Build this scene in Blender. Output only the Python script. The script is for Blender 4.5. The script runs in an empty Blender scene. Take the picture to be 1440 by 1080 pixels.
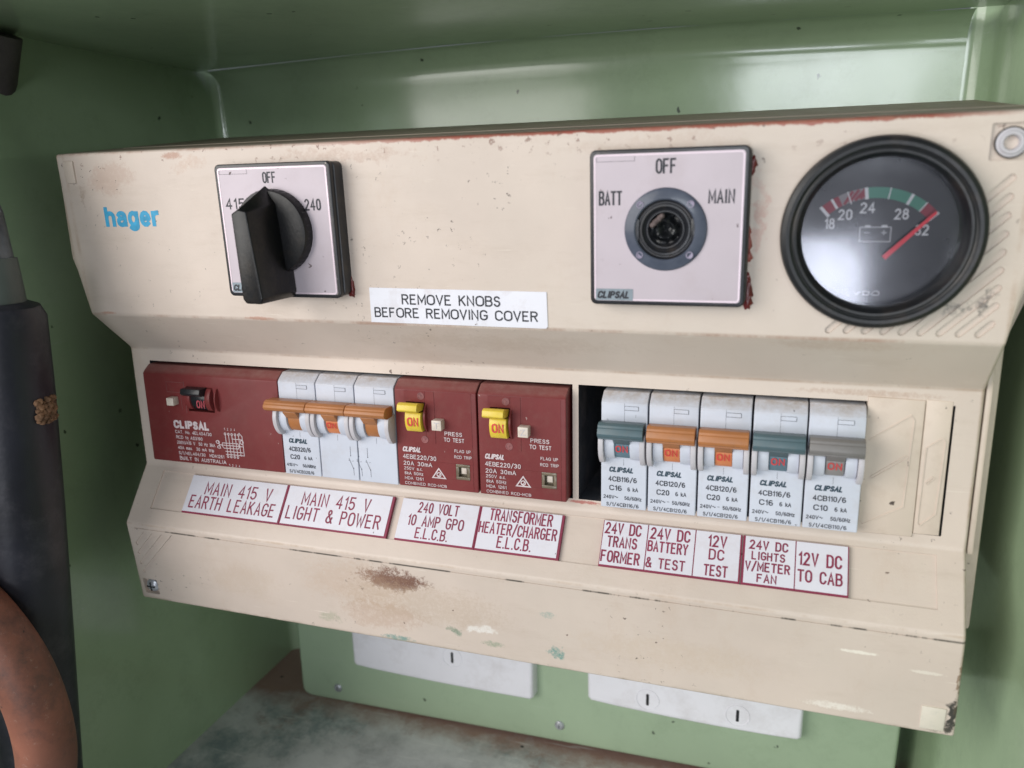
import bpy, bmesh, math, random
from mathutils import Vector, Matrix
random.seed(7)
S = bpy.context.scene
COL = S.collection
PI = math.pi

# ------------------------------------------------------------------ camera, light, exposure
# working units are millimetres: X right, D out of the wall towards the viewer, Z up
def P(x, d, z): return Vector((x / 1000, -d / 1000, z / 1000))
cam = bpy.data.cameras.new('camera')
camo = bpy.data.objects.new('camera', cam); COL.objects.link(camo); S.camera = camo
cam.sensor_width = 36; cam.lens = 28.0585; cam.clip_start = .01; cam.clip_end = 50
R = Matrix(((0.9477289813, -0.0549240174, 0.3143137450), (-0.0216896558, 0.9717054995, 0.2351977487), (-0.3183383998, -0.2297210797, 0.9197221802)))
M = Matrix(((1, 0, 0), (0, 0, -1), (0, 1, 0)))
camo.matrix_world = Matrix.Translation(P(282.674, 285.249, 94.893)) @ (M @ R).to_4x4()
cam.dof.use_dof = True; cam.dof.focus_distance = .325; cam.dof.aperture_fstop = 10.5

w = bpy.data.worlds.new('World'); S.world = w; w.use_nodes = True
w.node_tree.nodes['Background'].inputs[0].default_value = (.80, .87, 1.0, 1)
w.node_tree.nodes['Background'].inputs[1].default_value = .16
def area(name, loc, target, sx, sy, power, col):
    l = bpy.data.lights.new(name, 'AREA'); l.shape = 'RECTANGLE'; l.size = sx; l.size_y = sy
    l.energy = power; l.color = col
    o = bpy.data.objects.new(name, l); COL.objects.link(o); o.location = P(*loc)
    o.rotation_euler = (P(*target) - P(*loc)).to_track_quat('-Z', 'Y').to_euler()
    return o
area('open_sky_right', (350, 1000, 285), (300, 0, 130), .32, .19, 2.5, (.9, .95, 1))
area('doorway_daylight', (-500, 880, 310), (170, 0, 20), .95, .8, 13.6, (1, .97, .93))
area('sunlit_ground_bounce', (285, 1500, -310), (250, 0, 40), .27, .34, 3.9, (.88, .91, 1))
S.view_settings.view_transform = 'Standard'; S.view_settings.look = 'None'
S.view_settings.exposure = 0; S.view_settings.gamma = 1
try: S.cycles.max_bounces = 10
except Exception: pass

# ------------------------------------------------------------------ materials
class NT:
    def __init__(s, m): s.t = m.node_tree; s.n = s.t.nodes; s.l = s.t.links
    def new(s, typ, **k):
        x = s.n.new(typ)
        for a, b in k.items(): setattr(x, a, b)
        return x
    def put(s, sock, v):
        if isinstance(v, bpy.types.NodeSocket): s.l.new(v, sock)
        elif isinstance(v, (tuple, list)) and len(v) == 3 and sock.type == 'RGBA': sock.default_value = (*v, 1)
        else: sock.default_value = v
    def math(s, op, a, b=0., clamp=False):
        x = s.new('ShaderNodeMath', operation=op, use_clamp=clamp); s.put(x.inputs[0], a); s.put(x.inputs[1], b); return x.outputs[0]
    def mix(s, f, a, b):
        x = s.new('ShaderNodeMix', data_type='RGBA'); s.put(x.inputs[0], f); s.put(x.inputs[6], a); s.put(x.inputs[7], b); return x.outputs[2]
    def ramp(s, v, a, b):
        x = s.new('ShaderNodeMapRange'); x.clamp = True; s.put(x.inputs[0], v); x.inputs[1].default_value = a; x.inputs[2].default_value = b; return x.outputs[0]
    def pos(s):
        if not hasattr(s, '_p'): s._p = s.new('ShaderNodeNewGeometry').outputs['Position']
        return s._p
    def noise(s, scale, detail=4, rough=.6, stretch=None, off=0):
        key = (scale, detail, rough, stretch, off)
        if not hasattr(s, '_c'): s._c = {}
        if key not in s._c: s._c[key] = s._noise(*key)
        return s._c[key]
    def _noise(s, scale, detail, rough, stretch, off):
        x = s.new('ShaderNodeTexNoise'); x.inputs['Scale'].default_value = scale; x.inputs['Detail'].default_value = detail; x.inputs['Roughness'].default_value = rough
        v = s.new('ShaderNodeMapping'); s.l.new(s.pos(), v.inputs[0])
        v.inputs['Location'].default_value = (off, off * .7, off * 1.3)
        if stretch: v.inputs['Scale'].default_value = stretch
        s.l.new(v.outputs[0], x.inputs['Vector']); return x.outputs[0]
    def specks(s, scale, size, keep, off=0):
        v = s.new('ShaderNodeTexVoronoi'); v.inputs['Scale'].default_value = scale
        mp = s.new('ShaderNodeMapping'); s.l.new(s.pos(), mp.inputs[0]); mp.inputs['Location'].default_value = (off, off, off)
        n = s.new('ShaderNodeTexNoise'); n.inputs['Scale'].default_value = scale * 3; s.l.new(mp.outputs[0], n.inputs['Vector'])
        a = s.new('ShaderNodeMix', data_type='VECTOR'); a.inputs[0].default_value = .0035; s.l.new(mp.outputs[0], a.inputs[4]); s.l.new(n.outputs['Color'], a.inputs[5])
        s.l.new(a.outputs[1], v.inputs['Vector'])
        d = s.ramp(v.outputs['Distance'], size, size * .6)
        c = s.new('ShaderNodeSeparateColor'); s.l.new(v.outputs['Color'], c.inputs[0])
        k = s.ramp(c.outputs[0], 1 - keep, 1 - keep + .01)
        return s.math('MULTIPLY', d, k)
    def xyz(s):
        if not hasattr(s, '_x'):
            x = s.new('ShaderNodeSeparateXYZ'); s.l.new(s.pos(), x.inputs[0]); s._x = x
        return s._x.outputs
    def blob(s, x, z, rx, rz, edge=.6, nscale=400, thr=.5, wid=.12):
        X = s.xyz()
        if not hasattr(s, '_w'):
            s._w = (s.math('MULTIPLY', s.math('SUBTRACT', s.noise(90, 3, .7, off=3.1), .5), .022), s.math('MULTIPLY', s.math('SUBTRACT', s.noise(75, 3, .7, off=7.7), .5), .014))
            s._u = s.math('ADD', X[0], s._w[0]); s._v = s.math('ADD', X[2], s._w[1])
            s._g = s.math('ADD', s.math('MULTIPLY', s.noise(520, 5, .75, off=1), .65), s.math('MULTIPLY', s.noise(1600, 3, .6, off=2), .35))
        k = min(1, rz / 4)  # small marks are warped less
        a = s.math('MULTIPLY', s.math('SUBTRACT', s._u if k >= 1 else X[0], x / 1000), 1000 / rx); b = s.math('MULTIPLY', s.math('SUBTRACT', s._v if k >= 1 else X[2], z / 1000), 1000 / rz)
        r = s.math('ADD', s.math('MULTIPLY', a, a), s.math('MULTIPLY', b, b))
        m = s.new('ShaderNodeMapRange'); m.clamp = True; s.put(m.inputs[0], r); m.inputs[1].default_value = 1.3; m.inputs[2].default_value = .1; m.inputs[3].default_value = -.25; m.inputs[4].default_value = .3
        v = s.math('ADD', s._g, m.outputs[0])
        return s.ramp(v, thr + .14, thr + .14 + wid * 1.6)
MATS = {}
def mat(name, base, rough=.45, var=.08, vscale=30, bump=.0, bscale=800, dirt=None, speck=None, metal=0., coat=0., extra=None, spec=.5, rvar=.1):
    if name in MATS: return MATS[name]
    m = bpy.data.materials.new(name); m.use_nodes = True; t = NT(m); b = t.n['Principled BSDF']
    dark = tuple(c * (1 - var * 2) for c in base); lite = tuple(min(1, c * (1 + var)) for c in base)
    c = t.mix(t.ramp(t.noise(vscale, 5), .3, .7), dark, lite)
    if dirt:
        dc, amt, ds = dirt
        f = t.math('MULTIPLY', t.ramp(t.noise(ds, 8, .72, off=3), .5, .75), amt); c = t.mix(f, c, dc)
    if extra: c = extra(t, c)
    if speck:
        sc, size, keep, colr = speck
        c = t.mix(t.specks(sc, size, keep), c, colr)
    t.put(b.inputs['Base Color'], c)
    r = t.noise(vscale * 4, 5, off=5)
    t.put(b.inputs['Roughness'], t.math('ADD', t.math('MULTIPLY', t.math('SUBTRACT', r, .5), rvar * 2), rough, True))
    b.inputs['Metallic'].default_value = metal; b.inputs['Coat Weight'].default_value = coat; b.inputs['Coat Roughness'].default_value = .08
    b.inputs['Specular IOR Level'].default_value = spec
    if bump:
        n = t.new('ShaderNodeBump'); n.inputs['Strength'].default_value = bump; n.inputs['Distance'].default_value = .0004
        t.put(n.inputs['Height'], t.noise(bscale, 3)); t.l.new(n.outputs[0], b.inputs['Normal'])
    MATS[name] = m; return m

CREAM = (.64, .54, .465)
def cover_extra(t, c):
    X = t.xyz()
    # broad yellowing and grime
    c = t.mix(t.math('MULTIPLY', t.ramp(t.noise(9, 4, off=2), .45, .7), .5), c, (.60, .535, .46))
    c = t.mix(t.math('MULTIPLY', t.ramp(t.noise(60, 8, .8, stretch=(.35, 1, 1.6), off=9), .52, .75), .3), c, (.42, .33, .25))
    for (x, z, rx, rz, col, amt, thr) in [
        (136, -60.5, 21, 7.6, (.15, .062, .04), .95, .43), (131, -78, 27, 10, (.42, .26, .17), .35, .46), (118, -64, 40, 16, (.52, .36, .25), .3, .48),
        (162, -81, 6, 4.5, (.13, .22, .15), .75, .5), (179, -84, 8, 2.6, (.2, .28, .18), .6, .52), (205, -82.5, 4.5, 4, (.07, .26, .23), .8, .52),
        (136, -89, 12, 2.4, (.06, .24, .22), .7, .5), (104, -84, 9, 5, (.28, .32, .2), .45, .5), (203, -66, 6, 3, (.15, .32, .28), .5, .55),
        (174, -78, 8, 4, (.85, .84, .8), .7, .5), (309, -86, 18, 2.6, (.88, .84, .76), .6, .5), (314, -61.8, 9, 1, (.85, .8, .7), .8, .42), (336, -66, 8, .9, (.85, .8, .7), .5, .42),
        (345.5, -83, 3.2, 9, (.02, .022, .02), .95, .42), (346.5, -66, 1.1, 14, (.25, .16, .1), .8, .4), (342, -88, 7, 3.4, (.1, .09, .07), .5, .5),
        (150, -70, 60, 16, (.44, .33, .23), .35, .5), (60, -72, 30, 14, (.5, .38, .27), .25, .5), (250, -75, 60, 12, (.54, .42, .3), .25, .5), (130, 108, 50, 4, (.42, .27, .2), .4, .52), (300, 45, 30, 3, (.45, .33, .24), .35, .48), (180, 40, 90, 6, (.45, .36, .28), .25, .5),
        (24, 103, 16, 8, (.42, .24, .17), .3, .44), (60, 107, 14, 4, (.5, .33, .24), .4, .5), (55, 111, 7, 2, (.4, .2, .13), .7, .45), (9, 96, 3, 10, (.3, .2, .14), .5, .55),
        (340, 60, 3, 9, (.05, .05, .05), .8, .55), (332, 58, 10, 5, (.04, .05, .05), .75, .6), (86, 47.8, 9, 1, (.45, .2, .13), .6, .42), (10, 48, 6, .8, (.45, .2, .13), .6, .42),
        (250, -24.5, 60, 1.2, (.45, .28, .2), .4, .45), (214, -24, 9, 1, (.42, .1, .08), .8, .42), (240, 108, 40, 5, (.52, .4, .32), .35, .5),
        (275, 84, 3, 26, (.5, .25, .2), .5, .52), (312, 26, 40, 2, (.4, .26, .18), .5, .52)]:
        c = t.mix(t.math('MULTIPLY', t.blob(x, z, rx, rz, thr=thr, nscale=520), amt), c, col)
    # red brown paint runs along the top edge
    front = t.ramp(X[1], -.012, -.0185)
    edge = t.math('ADD', t.math('MULTIPLY', t.math('SUBTRACT', X[2], .1105), 260), t.noise(120, 6, .75, stretch=(1, 1, .35), off=4))
    e = t.math('MULTIPLY', t.math('MULTIPLY', t.ramp(edge, .93, 1.06), front), t.ramp(X[0], .10, .17))
    c = t.mix(t.math('MULTIPLY', e, t.ramp(X[0], .345, .32)), c, (.33, .10, .07))
    # grime on the sloping top face
    top = t.math('MULTIPLY', t.ramp(X[2], .1139, .1146), t.ramp(X[1], -.019, -.012))
    g = t.mix(t.noise(60, 8, .8, stretch=(.25, 1.5, 1)), (.13, .10, .075), (.36, .29, .23))
    c = t.mix(t.math('MULTIPLY', top, .93), c, g)
    # dark broken line in the parting crease
    l = t.math('ABSOLUTE', t.math('ADD', X[2], .0523))
    ln = t.math('MULTIPLY', t.ramp(l, .00055, .0002), t.ramp(t.noise(55, 5, .7, stretch=(1, .2, .2), off=1), .5, .56))
    c = t.mix(t.math('MULTIPLY', ln, .8), c, (.06, .055, .045))
    c = t.mix(t.math('MULTIPLY', t.specks(420, .2, .2, 1), t.ramp(t.noise(16, 3, off=20), .5, .6)), c, (.07, .05, .04))
    c = t.mix(t.math('MULTIPLY', t.math('MULTIPLY', t.specks(170, .11, .25, 5), t.ramp(t.noise(11, 3, off=30), .47, .58)), .8), c, (.10, .06, .045))
    for (zc, wd_, nz, cl) in ((47.3, .9, 30, (.34, .17, .11)), (-90.6, 1.6, 40, (.25, .2, .13)), (-50.3, .7, 60, (.42, .30, .2)), (113.2, 1.2, 50, (.36, .2, .14)), (28.9, .7, 50, (.42, .3, .22))):
        q = t.ramp(t.math('ABSOLUTE', t.math('SUBTRACT', X[2], zc / 1000)), wd_ / 1000, wd_ / 4000)
        c = t.mix(t.math('MULTIPLY', t.math('MULTIPLY', q, t.ramp(t.noise(45, 7, .75, stretch=(1, .3, .3), off=9.), .45, .62)), .6), c, cl)
    for xc in (-3.4, .4, 346.4):
        q = t.ramp(t.math('ABSOLUTE', t.math('SUBTRACT', X[0], xc / 1000)), .0011, .0003)
        c = t.mix(t.math('MULTIPLY', t.math('MULTIPLY', q, t.ramp(t.noise(45, 7, .75, off=4.), .42, .6)), .5), c, (.38, .25, .16))
    c = t.mix(t.math('MULTIPLY', t.ramp(t.noise(35, 9, .85, stretch=(1, 1, .5), off=40), .54, .7), .22), c, (.50, .36, .26))
    c = t.mix(t.math('MULTIPLY', t.ramp(t.noise(140, 6, .8, stretch=(.3, 1, 1.4), off=44), .6, .75), .25), c, (.78, .70, .60))
    c = t.mix(t.math('MULTIPLY', t.math('MULTIPLY', t.specks(300, .27, .4, 12), t.ramp(X[2], .1035, .112)), .8), c, (.20, .10, .07))
    # fine scratches
    s1 = t.noise(900, 2, .5, stretch=(.06, 1, 1), off=6); s2 = t.noise(30, 3, .6, off=8)
    c = t.mix(t.math('MULTIPLY', t.math('MULTIPLY', t.ramp(s1, .68, .74), t.ramp(s2, .5, .62)), .35), c, (.86, .8, .7))
    return c
m_cover = mat('aged_cream_plastic', CREAM, .42, .06, 14, .12, 1500, extra=cover_extra, rvar=.12)
m_cream = mat('cream_plastic', (.63, .53, .445), .45, .05, 25, .08, 1500, dirt=((.4, .3, .22), .35, 90), speck=(300, .2, .06, (.08, .06, .05)))
m_white = mat('white_breaker_plastic', (.58, .60, .67), .38, .03, 40, .04, dirt=((.45, .40, .36), .35, 130), speck=(280, .15, .05, (.05, .05, .05)))
def topdirt(t, c):
    X = t.xyz(); f = t.ramp(X[2], .0175, .0215)
    return t.mix(t.math('MULTIPLY', t.math('MULTIPLY', f, t.ramp(t.noise(260, 7, .8), .3, .65)), .8), c, (.33, .26, .20))
m_mcb = mat('breaker_body_plastic', (.56, .59, .67), .38, .03, 40, .04, dirt=((.42, .38, .36), .3, 130), speck=(280, .15, .04, (.05, .05, .05)), extra=topdirt)
m_cheek = mat('yellowed_breaker_plastic', (.54, .52, .55), .42, .05, 50, .04, dirt=((.42, .33, .28), .4, 160))
def topdust(t, c):
    X = t.xyz(); f = t.math('MULTIPLY', t.ramp(X[2], .0186, .0200), t.ramp(t.noise(200, 6, .8), .2, .7))
    return t.mix(t.math('MULTIPLY', f, .75), c, (.24, .125, .11))
m_maroon = mat('maroon_breaker_plastic', (.18, .032, .032), .42, .07, 40, .06, dirt=((.20, .085, .07), .3, 150), speck=(320, .15, .04, (.4, .3, .28)), extra=topdust, spec=.3)
m_maroon_top = mat('dusty_maroon', (.22, .085, .08), .6, .1, 60, .1)
m_black = mat('black_plastic', (.014, .015, .019), .34, .15, 60, .1, dirt=((.12, .085, .055), .3, 120), speck=(420, .16, .03, (.35, .3, .25)))
m_blackg = mat('black_bezel', (.009, .010, .012), .42, .15, 60, .06, dirt=((.10, .07, .05), .35, 70), speck=(300, .12, .02, (.4, .34, .28)))
m_knob = mat('worn_black_knob', (.007, .007, .008), .36, .2, 80, .12, dirt=((.05, .038, .026), .5, 90), speck=(260, .1, .03, (.4, .36, .3)), spec=.35)
m_silver = mat('brushed_pink_silver', (.52, .455, .495), .5, .04, 20, .05, 2500, dirt=((.40, .33, .34), .4, 60), speck=(330, .2, .07, (.09, .06, .06)), metal=.1)
m_edge = mat('silver_edge', (.72, .60, .66), .35, .04, 20, metal=.2)
m_ink = mat('black_ink', (.012, .014, .022), .5, .1)
m_navy = mat('navy_ink', (.02, .05, .075), .5, .1)
m_blue = mat('blue_print', (.045, .36, .60), .5, .12, 300)
m_whiteink = mat('white_print', (.62, .53, .54), .5, .08, 300)
m_red = mat('red_print', (.62, .05, .05), .5, .12, 300)
m_wine = mat('wine_engraving', (.24, .022, .06), .5, .1, 80)
m_label = mat('engraved_white_laminate', (.70, .69, .75), .34, .02, 30, dirt=((.55, .46, .44), .3, 130), speck=(280, .16, .03, (.1, .06, .06)))
m_sticker = mat('white_sticker', (.77, .77, .83), .4, .03, 30, dirt=((.5, .42, .4), .5, 90), speck=(200, .16, .04, (.15, .1, .08)))
m_orange = mat('orange_toggle', (.42, .165, .055), .42, .07, 60, .05, dirt=((.25, .12, .06), .4, 200))
m_orange2 = mat('bright_orange_toggle', (.64, .22, .085), .42, .05, 60)
m_teal = mat('teal_grey_toggle', (.075, .125, .145), .42, .07, 60, .05, dirt=((.12, .12, .11), .4, 200))
m_teal2 = mat('light_teal_toggle', (.12, .20, .25), .42, .05, 60)
m_grey = mat('grey_toggle', (.19, .18, .175), .42, .07, 60, .05, dirt=((.12, .11, .1), .4, 200))
m_grey2 = mat('light_grey_toggle', (.25, .235, .23), .42, .05, 60)
m_yellow = mat('yellow_toggle', (.76, .56, .05), .36, .06, 80, .03, dirt=((.35, .22, .05), .45, 240))
m_button = mat('ivory_button', (.66, .58, .50), .42, .08, 120, dirt=((.3, .2, .16), .5, 300))
m_window = mat('olive_clear_plastic', (.18, .145, .10), .25, .12, 160)
m_dark = mat('painted_interior_shade', (.030, .034, .042), .5, .4, 30, .2, dirt=((.16, .13, .12), .5, 60), speck=(200, .1, .05, (.4, .38, .35)))  # dark colour stands in for shade on the cream window pocket walls
m_dial = mat('black_dial', (.010, .010, .014), .3, .1)
m_dgreen = mat('dial_green', (.06, .24, .17), .5, .04)
m_dred = mat('dial_red', (.26, .02, .04), .5, .04)
m_dgrey = mat('dial_grey', (.26, .24, .25), .5, .04)
m_needle = mat('red_needle', (.85, .006, .03), .35, .04)
m_dwhite = mat('dial_white', (.70, .70, .72), .5, .03)
m_paint = mat('dark_red_paint', (.16, .016, .014), .3, .2, 200, .3, 500)
m_rustred = mat('dried_red_paint', (.34, .09, .07), .5, .2, 200, .3, 500)
m_steel = mat('zinc_screw', (.50, .52, .56), .35, .15, 300, .1, metal=.45, dirt=((.1, .08, .06), .5, 400))
def gdirt(t, c):
    c = t.mix(t.math('MULTIPLY', t.ramp(t.noise(30, 9, .85, off=50), .52, .72), .35), c, (.20, .27, .17))
    c = t.mix(t.math('MULTIPLY', t.ramp(t.noise(90, 6, .8, stretch=(.12, .12, 1.6), off=55), .6, .72), .3), c, (.42, .47, .38))
    c = t.mix(t.math('MULTIPLY', t.specks(95, .12, .22, 3), .85), c, (.03, .04, .03))
    s = t.noise(500, 3, .6, stretch=(.08, 1, 1), off=2)
    return t.mix(t.math('MULTIPLY', t.math('MULTIPLY', t.ramp(s, .66, .72), t.ramp(t.noise(12, 3, off=4), .5, .65)), .3), c, (.5, .55, .48))
m_green = mat('pale_green_gloss_paint', (.36, .475, .305), .17, .05, 9, .10, 170, dirt=((.25, .33, .22), .4, 22), coat=.25, extra=gdirt, rvar=.05)
m_green2 = m_green
m_block = mat('green_block_paint', (.35, .45, .31), .34, .05, 12, .03, 200, extra=gdirt)
m_socket = mat('white_socket_plastic', (.80, .79, .84), .32, .03, 20, dirt=((.5, .46, .46), .4, 60))
def floorx(t, c):
    c = t.mix(t.ramp(t.noise(26, 8, .75, off=1), .42, .62), c, (.60, .61, .60))
    c = t.mix(t.math('MULTIPLY', t.ramp(t.noise(14, 8, .8, off=6), .5, .62), .7), c, (.14, .21, .22))
    c = t.mix(t.math('MULTIPLY', t.ramp(t.noise(22, 8, .8, off=12), .55, .65), .6), c, (.24, .13, .10))
    X = t.xyz()
    e = t.math('ADD', t.math('MULTIPLY', t.math('SUBTRACT', X[1], .085), 28), t.noise(50, 7, .75, off=15))
    c = t.mix(t.math('MULTIPLY', t.ramp(e, .3, .8), .85), c, (.26, .13, .095))
    c = t.mix(t.math('MULTIPLY', t.ramp(t.noise(700, 2, .5, stretch=(.05, .6, 1), off=6), .66, .72), .4), c, (.70, .70, .68))
    return t.mix(t.specks(60, .1, .4, 2), c, (.02, .02, .02))
m_floor = mat('worn_blue_grey_floor', (.50, .515, .51), .6, .2, 40, .5, 300, extra=floorx)
m_hose = mat('black_rubber_tube', (.012, .013, .02), .42, .25, 25, .25, 260, dirt=((.07, .065, .075), .6, 45), speck=(110, .16, .12, (.11, .09, .08)))
m_alu = mat('dull_aluminium', (.13, .145, .16), .42, .35, 70, .5, 500, metal=.55, dirt=((.30, .31, .32), .5, 120))
m_sleeve = mat('grey_sleeve', (.085, .105, .095), .45, .1, 40, .05)
def hosex(t, c):
    X = t.xyz()
    c = t.mix(t.math('MULTIPLY', t.ramp(t.noise(28, 8, .8, off=3), .5, .68), .75), c, (.05, .035, .03))
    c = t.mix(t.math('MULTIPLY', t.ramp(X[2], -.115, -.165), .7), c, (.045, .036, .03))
    c = t.mix(t.math('MULTIPLY', t.ramp(t.noise(170, 5, .8, stretch=(1, 1, .4), off=8), .64, .70), .85), c, (.015, .013, .012))
    return t.mix(t.math('MULTIPLY', t.ramp(t.noise(320, 5, .8, off=18), .6, .72), .3), c, (.45, .36, .3))
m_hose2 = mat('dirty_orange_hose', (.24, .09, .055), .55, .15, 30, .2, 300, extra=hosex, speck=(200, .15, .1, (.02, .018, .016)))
m_mud = mat('dried_mud', (.22, .12, .065), .9, .35, 260, .9, 700)
m_ring = bpy.data.materials.new('clear_ring'); m_ring.use_nodes = True
t = NT(m_ring); b = t.n['Principled BSDF']; t.put(b.inputs['Base Color'], t.mix(t.noise(200, 4), (.035, .045, .07), (.11, .125, .165))); b.inputs['Roughness'].default_value = .3; b.inputs['Coat Weight'].default_value = .1; b.inputs['Specular IOR Level'].default_value = .3
m_glass = bpy.data.materials.new('gauge_glass'); m_glass.use_nodes = True
t = NT(m_glass); out = t.n['Material Output']; t.n.remove(t.n['Principled BSDF'])
tr = t.new('ShaderNodeBsdfTransparent'); tr.inputs[0].default_value = (.95, .95, .97, 1); gl = t.new('ShaderNodeBsdfGlossy'); gl.inputs['Color'].default_value = (.9, .92, 1, 1)
t.put(gl.inputs['Roughness'], t.math('ADD', t.math('MULTIPLY', t.noise(90, 4), .10), .08))
fr = t.new('ShaderNodeFresnel'); fr.inputs[0].default_value = 1.8; mx = t.new('ShaderNodeMixShader')
t.l.new(fr.outputs[0], mx.inputs[0]); t.l.new(tr.outputs[0], mx.inputs[1]); t.l.new(gl.outputs[0], mx.inputs[2]); t.l.new(mx.outputs[0], out.inputs[0])

# ------------------------------------------------------------------ object helpers
def root(name, label, cat, loc=(0, 0, 0), rx=0., group=None):
    o = bpy.data.objects.new(name, None); COL.objects.link(o); o.location = P(*loc); o.rotation_euler = (rx, 0, 0)
    o.empty_display_size = .01; o['label'] = label; o['category'] = cat
    if group: o['group'] = group
    return o
def L(u, w, v): return Vector((u / 1000, -w / 1000, v / 1000))
def finish(name, bm, m, parent=None, smooth=True, ang=35, recalc=True):
    if recalc: bmesh.ops.recalc_face_normals(bm, faces=bm.faces)
    me = bpy.data.meshes.new(name); bm.to_mesh(me); bm.free()
    for x in (m if isinstance(m, list) else [m]): me.materials.append(x)
    o = bpy.data.objects.new(name, me); COL.objects.link(o)
    if parent: o.parent = parent
    if smooth:
        for p in me.polygons: p.use_smooth = True
        me.set_sharp_from_angle(angle=math.radians(ang))
    return o
def merge(bm, b2):
    me = bpy.data.meshes.new('tmp'); b2.to_mesh(me); b2.free(); bm.from_mesh(me); bpy.data.meshes.remove(me)
def prism(bm, pts, w0, w1, bev=0, seg=2, taper=0):
    """outline (u, v) extruded from w0 to w1 (front); only front edges bevelled"""
    b = bmesh.new()
    cu = sum(p[0] for p in pts) / len(pts); cv = sum(p[1] for p in pts) / len(pts)
    A = [b.verts.new(L(p[0], w0, p[1])) for p in pts]
    B = [b.verts.new(L(cu + (p[0] - cu) * (1 - taper), w1, cv + (p[1] - cv) * (1 - taper))) for p in pts]
    n = len(pts); f = b.faces.new(B); b.faces.new(A[::-1])
    for i in range(n): b.faces.new((A[i], A[(i + 1) % n], B[(i + 1) % n], B[i]))
    bmesh.ops.recalc_face_normals(b, faces=b.faces)
    if bev: bmesh.ops.bevel(b, geom=list(f.edges), offset=bev / 1000, segments=seg, affect='EDGES', profile=.5)
    merge(bm, b)
def prismx(bm, prof, u0, u1, bev=0, seg=2):
    """profile (w, v) extruded along u"""
    b = bmesh.new()
    A = [b.verts.new(L(u0, p[0], p[1])) for p in prof]; B = [b.verts.new(L(u1, p[0], p[1])) for p in prof]
    n = len(prof); b.faces.new(A); b.faces.new(B[::-1])
    for i in range(n): b.faces.new((A[i], B[i], B[(i + 1) % n], A[(i + 1) % n]))
    bmesh.ops.recalc_face_normals(b, faces=b.faces)
    if bev: bmesh.ops.bevel(b, geom=[e for e in b.edges if e.calc_face_angle(0) > .45], offset=bev / 1000, segments=seg, affect='EDGES', profile=.5)
    merge(bm, b)
def box(bm, u0, u1, w0, w1, v0, v1, bev=0, seg=2):
    b = bmesh.new(); vs = [b.verts.new(L(u, w, v)) for u in (u0, u1) for w in (w0, w1) for v in (v0, v1)]
    for f in ((0, 1, 3, 2), (4, 6, 7, 5), (0, 4, 5, 1), (2, 3, 7, 6), (0, 2, 6, 4), (1, 5, 7, 3)): b.faces.new([vs[i] for i in f])
    bmesh.ops.recalc_face_normals(b, faces=b.faces)
    if bev: bmesh.ops.bevel(b, geom=list(b.edges), offset=bev / 1000, segments=seg, affect='EDGES', profile=.5)
    merge(bm, b)
def rrect(u0, u1, v0, v1, r, n=5):
    o = []
    for cx, cy, a in ((u1 - r, v1 - r, 0), (u0 + r, v1 - r, 90), (u0 + r, v0 + r, 180), (u1 - r, v0 + r, 270)):
        for i in range(n + 1):
            t_ = math.radians(a + 90 * i / n); o.append((cx + r * math.cos(t_), cy + r * math.sin(t_)))
    return o
def lathe(bm, prof, cu, cv, seg=64):
    b = bmesh.new(); rings = []
    for r, w_ in prof:
        rings.append([b.verts.new(L(cu + r * math.cos(2 * PI * i / seg), w_, cv + r * math.sin(2 * PI * i / seg))) for i in range(seg)] if r > 1e-6 else [b.verts.new(L(cu, w_, cv))])
    for a, c in zip(rings, rings[1:]):
        for i in range(seg):
            j = (i + 1) % seg
            if len(a) == 1: b.faces.new((a[0], c[i], c[j]))
            elif len(c) == 1: b.faces.new((a[i], c[0], a[j]))
            else: b.faces.new((a[i], c[i], c[j], a[j]))
    merge(bm, b)
def tube(bm, pts, rad, seg=20):
    pts = [Vector(p) for p in pts]; b = bmesh.new(); rings = []
    for i, p in enumerate(pts):
        d = (pts[min(i + 1, len(pts) - 1)] - pts[max(i - 1, 0)]).normalized()
        a = d.cross(Vector((0, 1, 0.01))).normalized(); c = d.cross(a); r = rad[i] if isinstance(rad, list) else rad
        rings.append([b.verts.new(p + (a * math.cos(2 * PI * k / seg) + c * math.sin(2 * PI * k / seg)) * r / 1000) for k in range(seg)])
    for x, y in zip(rings, rings[1:]):
        for k in range(seg): b.faces.new((x[k], x[(k + 1) % seg], y[(k + 1) % seg], y[k]))
    b.faces.new(rings[0][::-1]); b.faces.new(rings[-1]); merge(bm, b)

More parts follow.
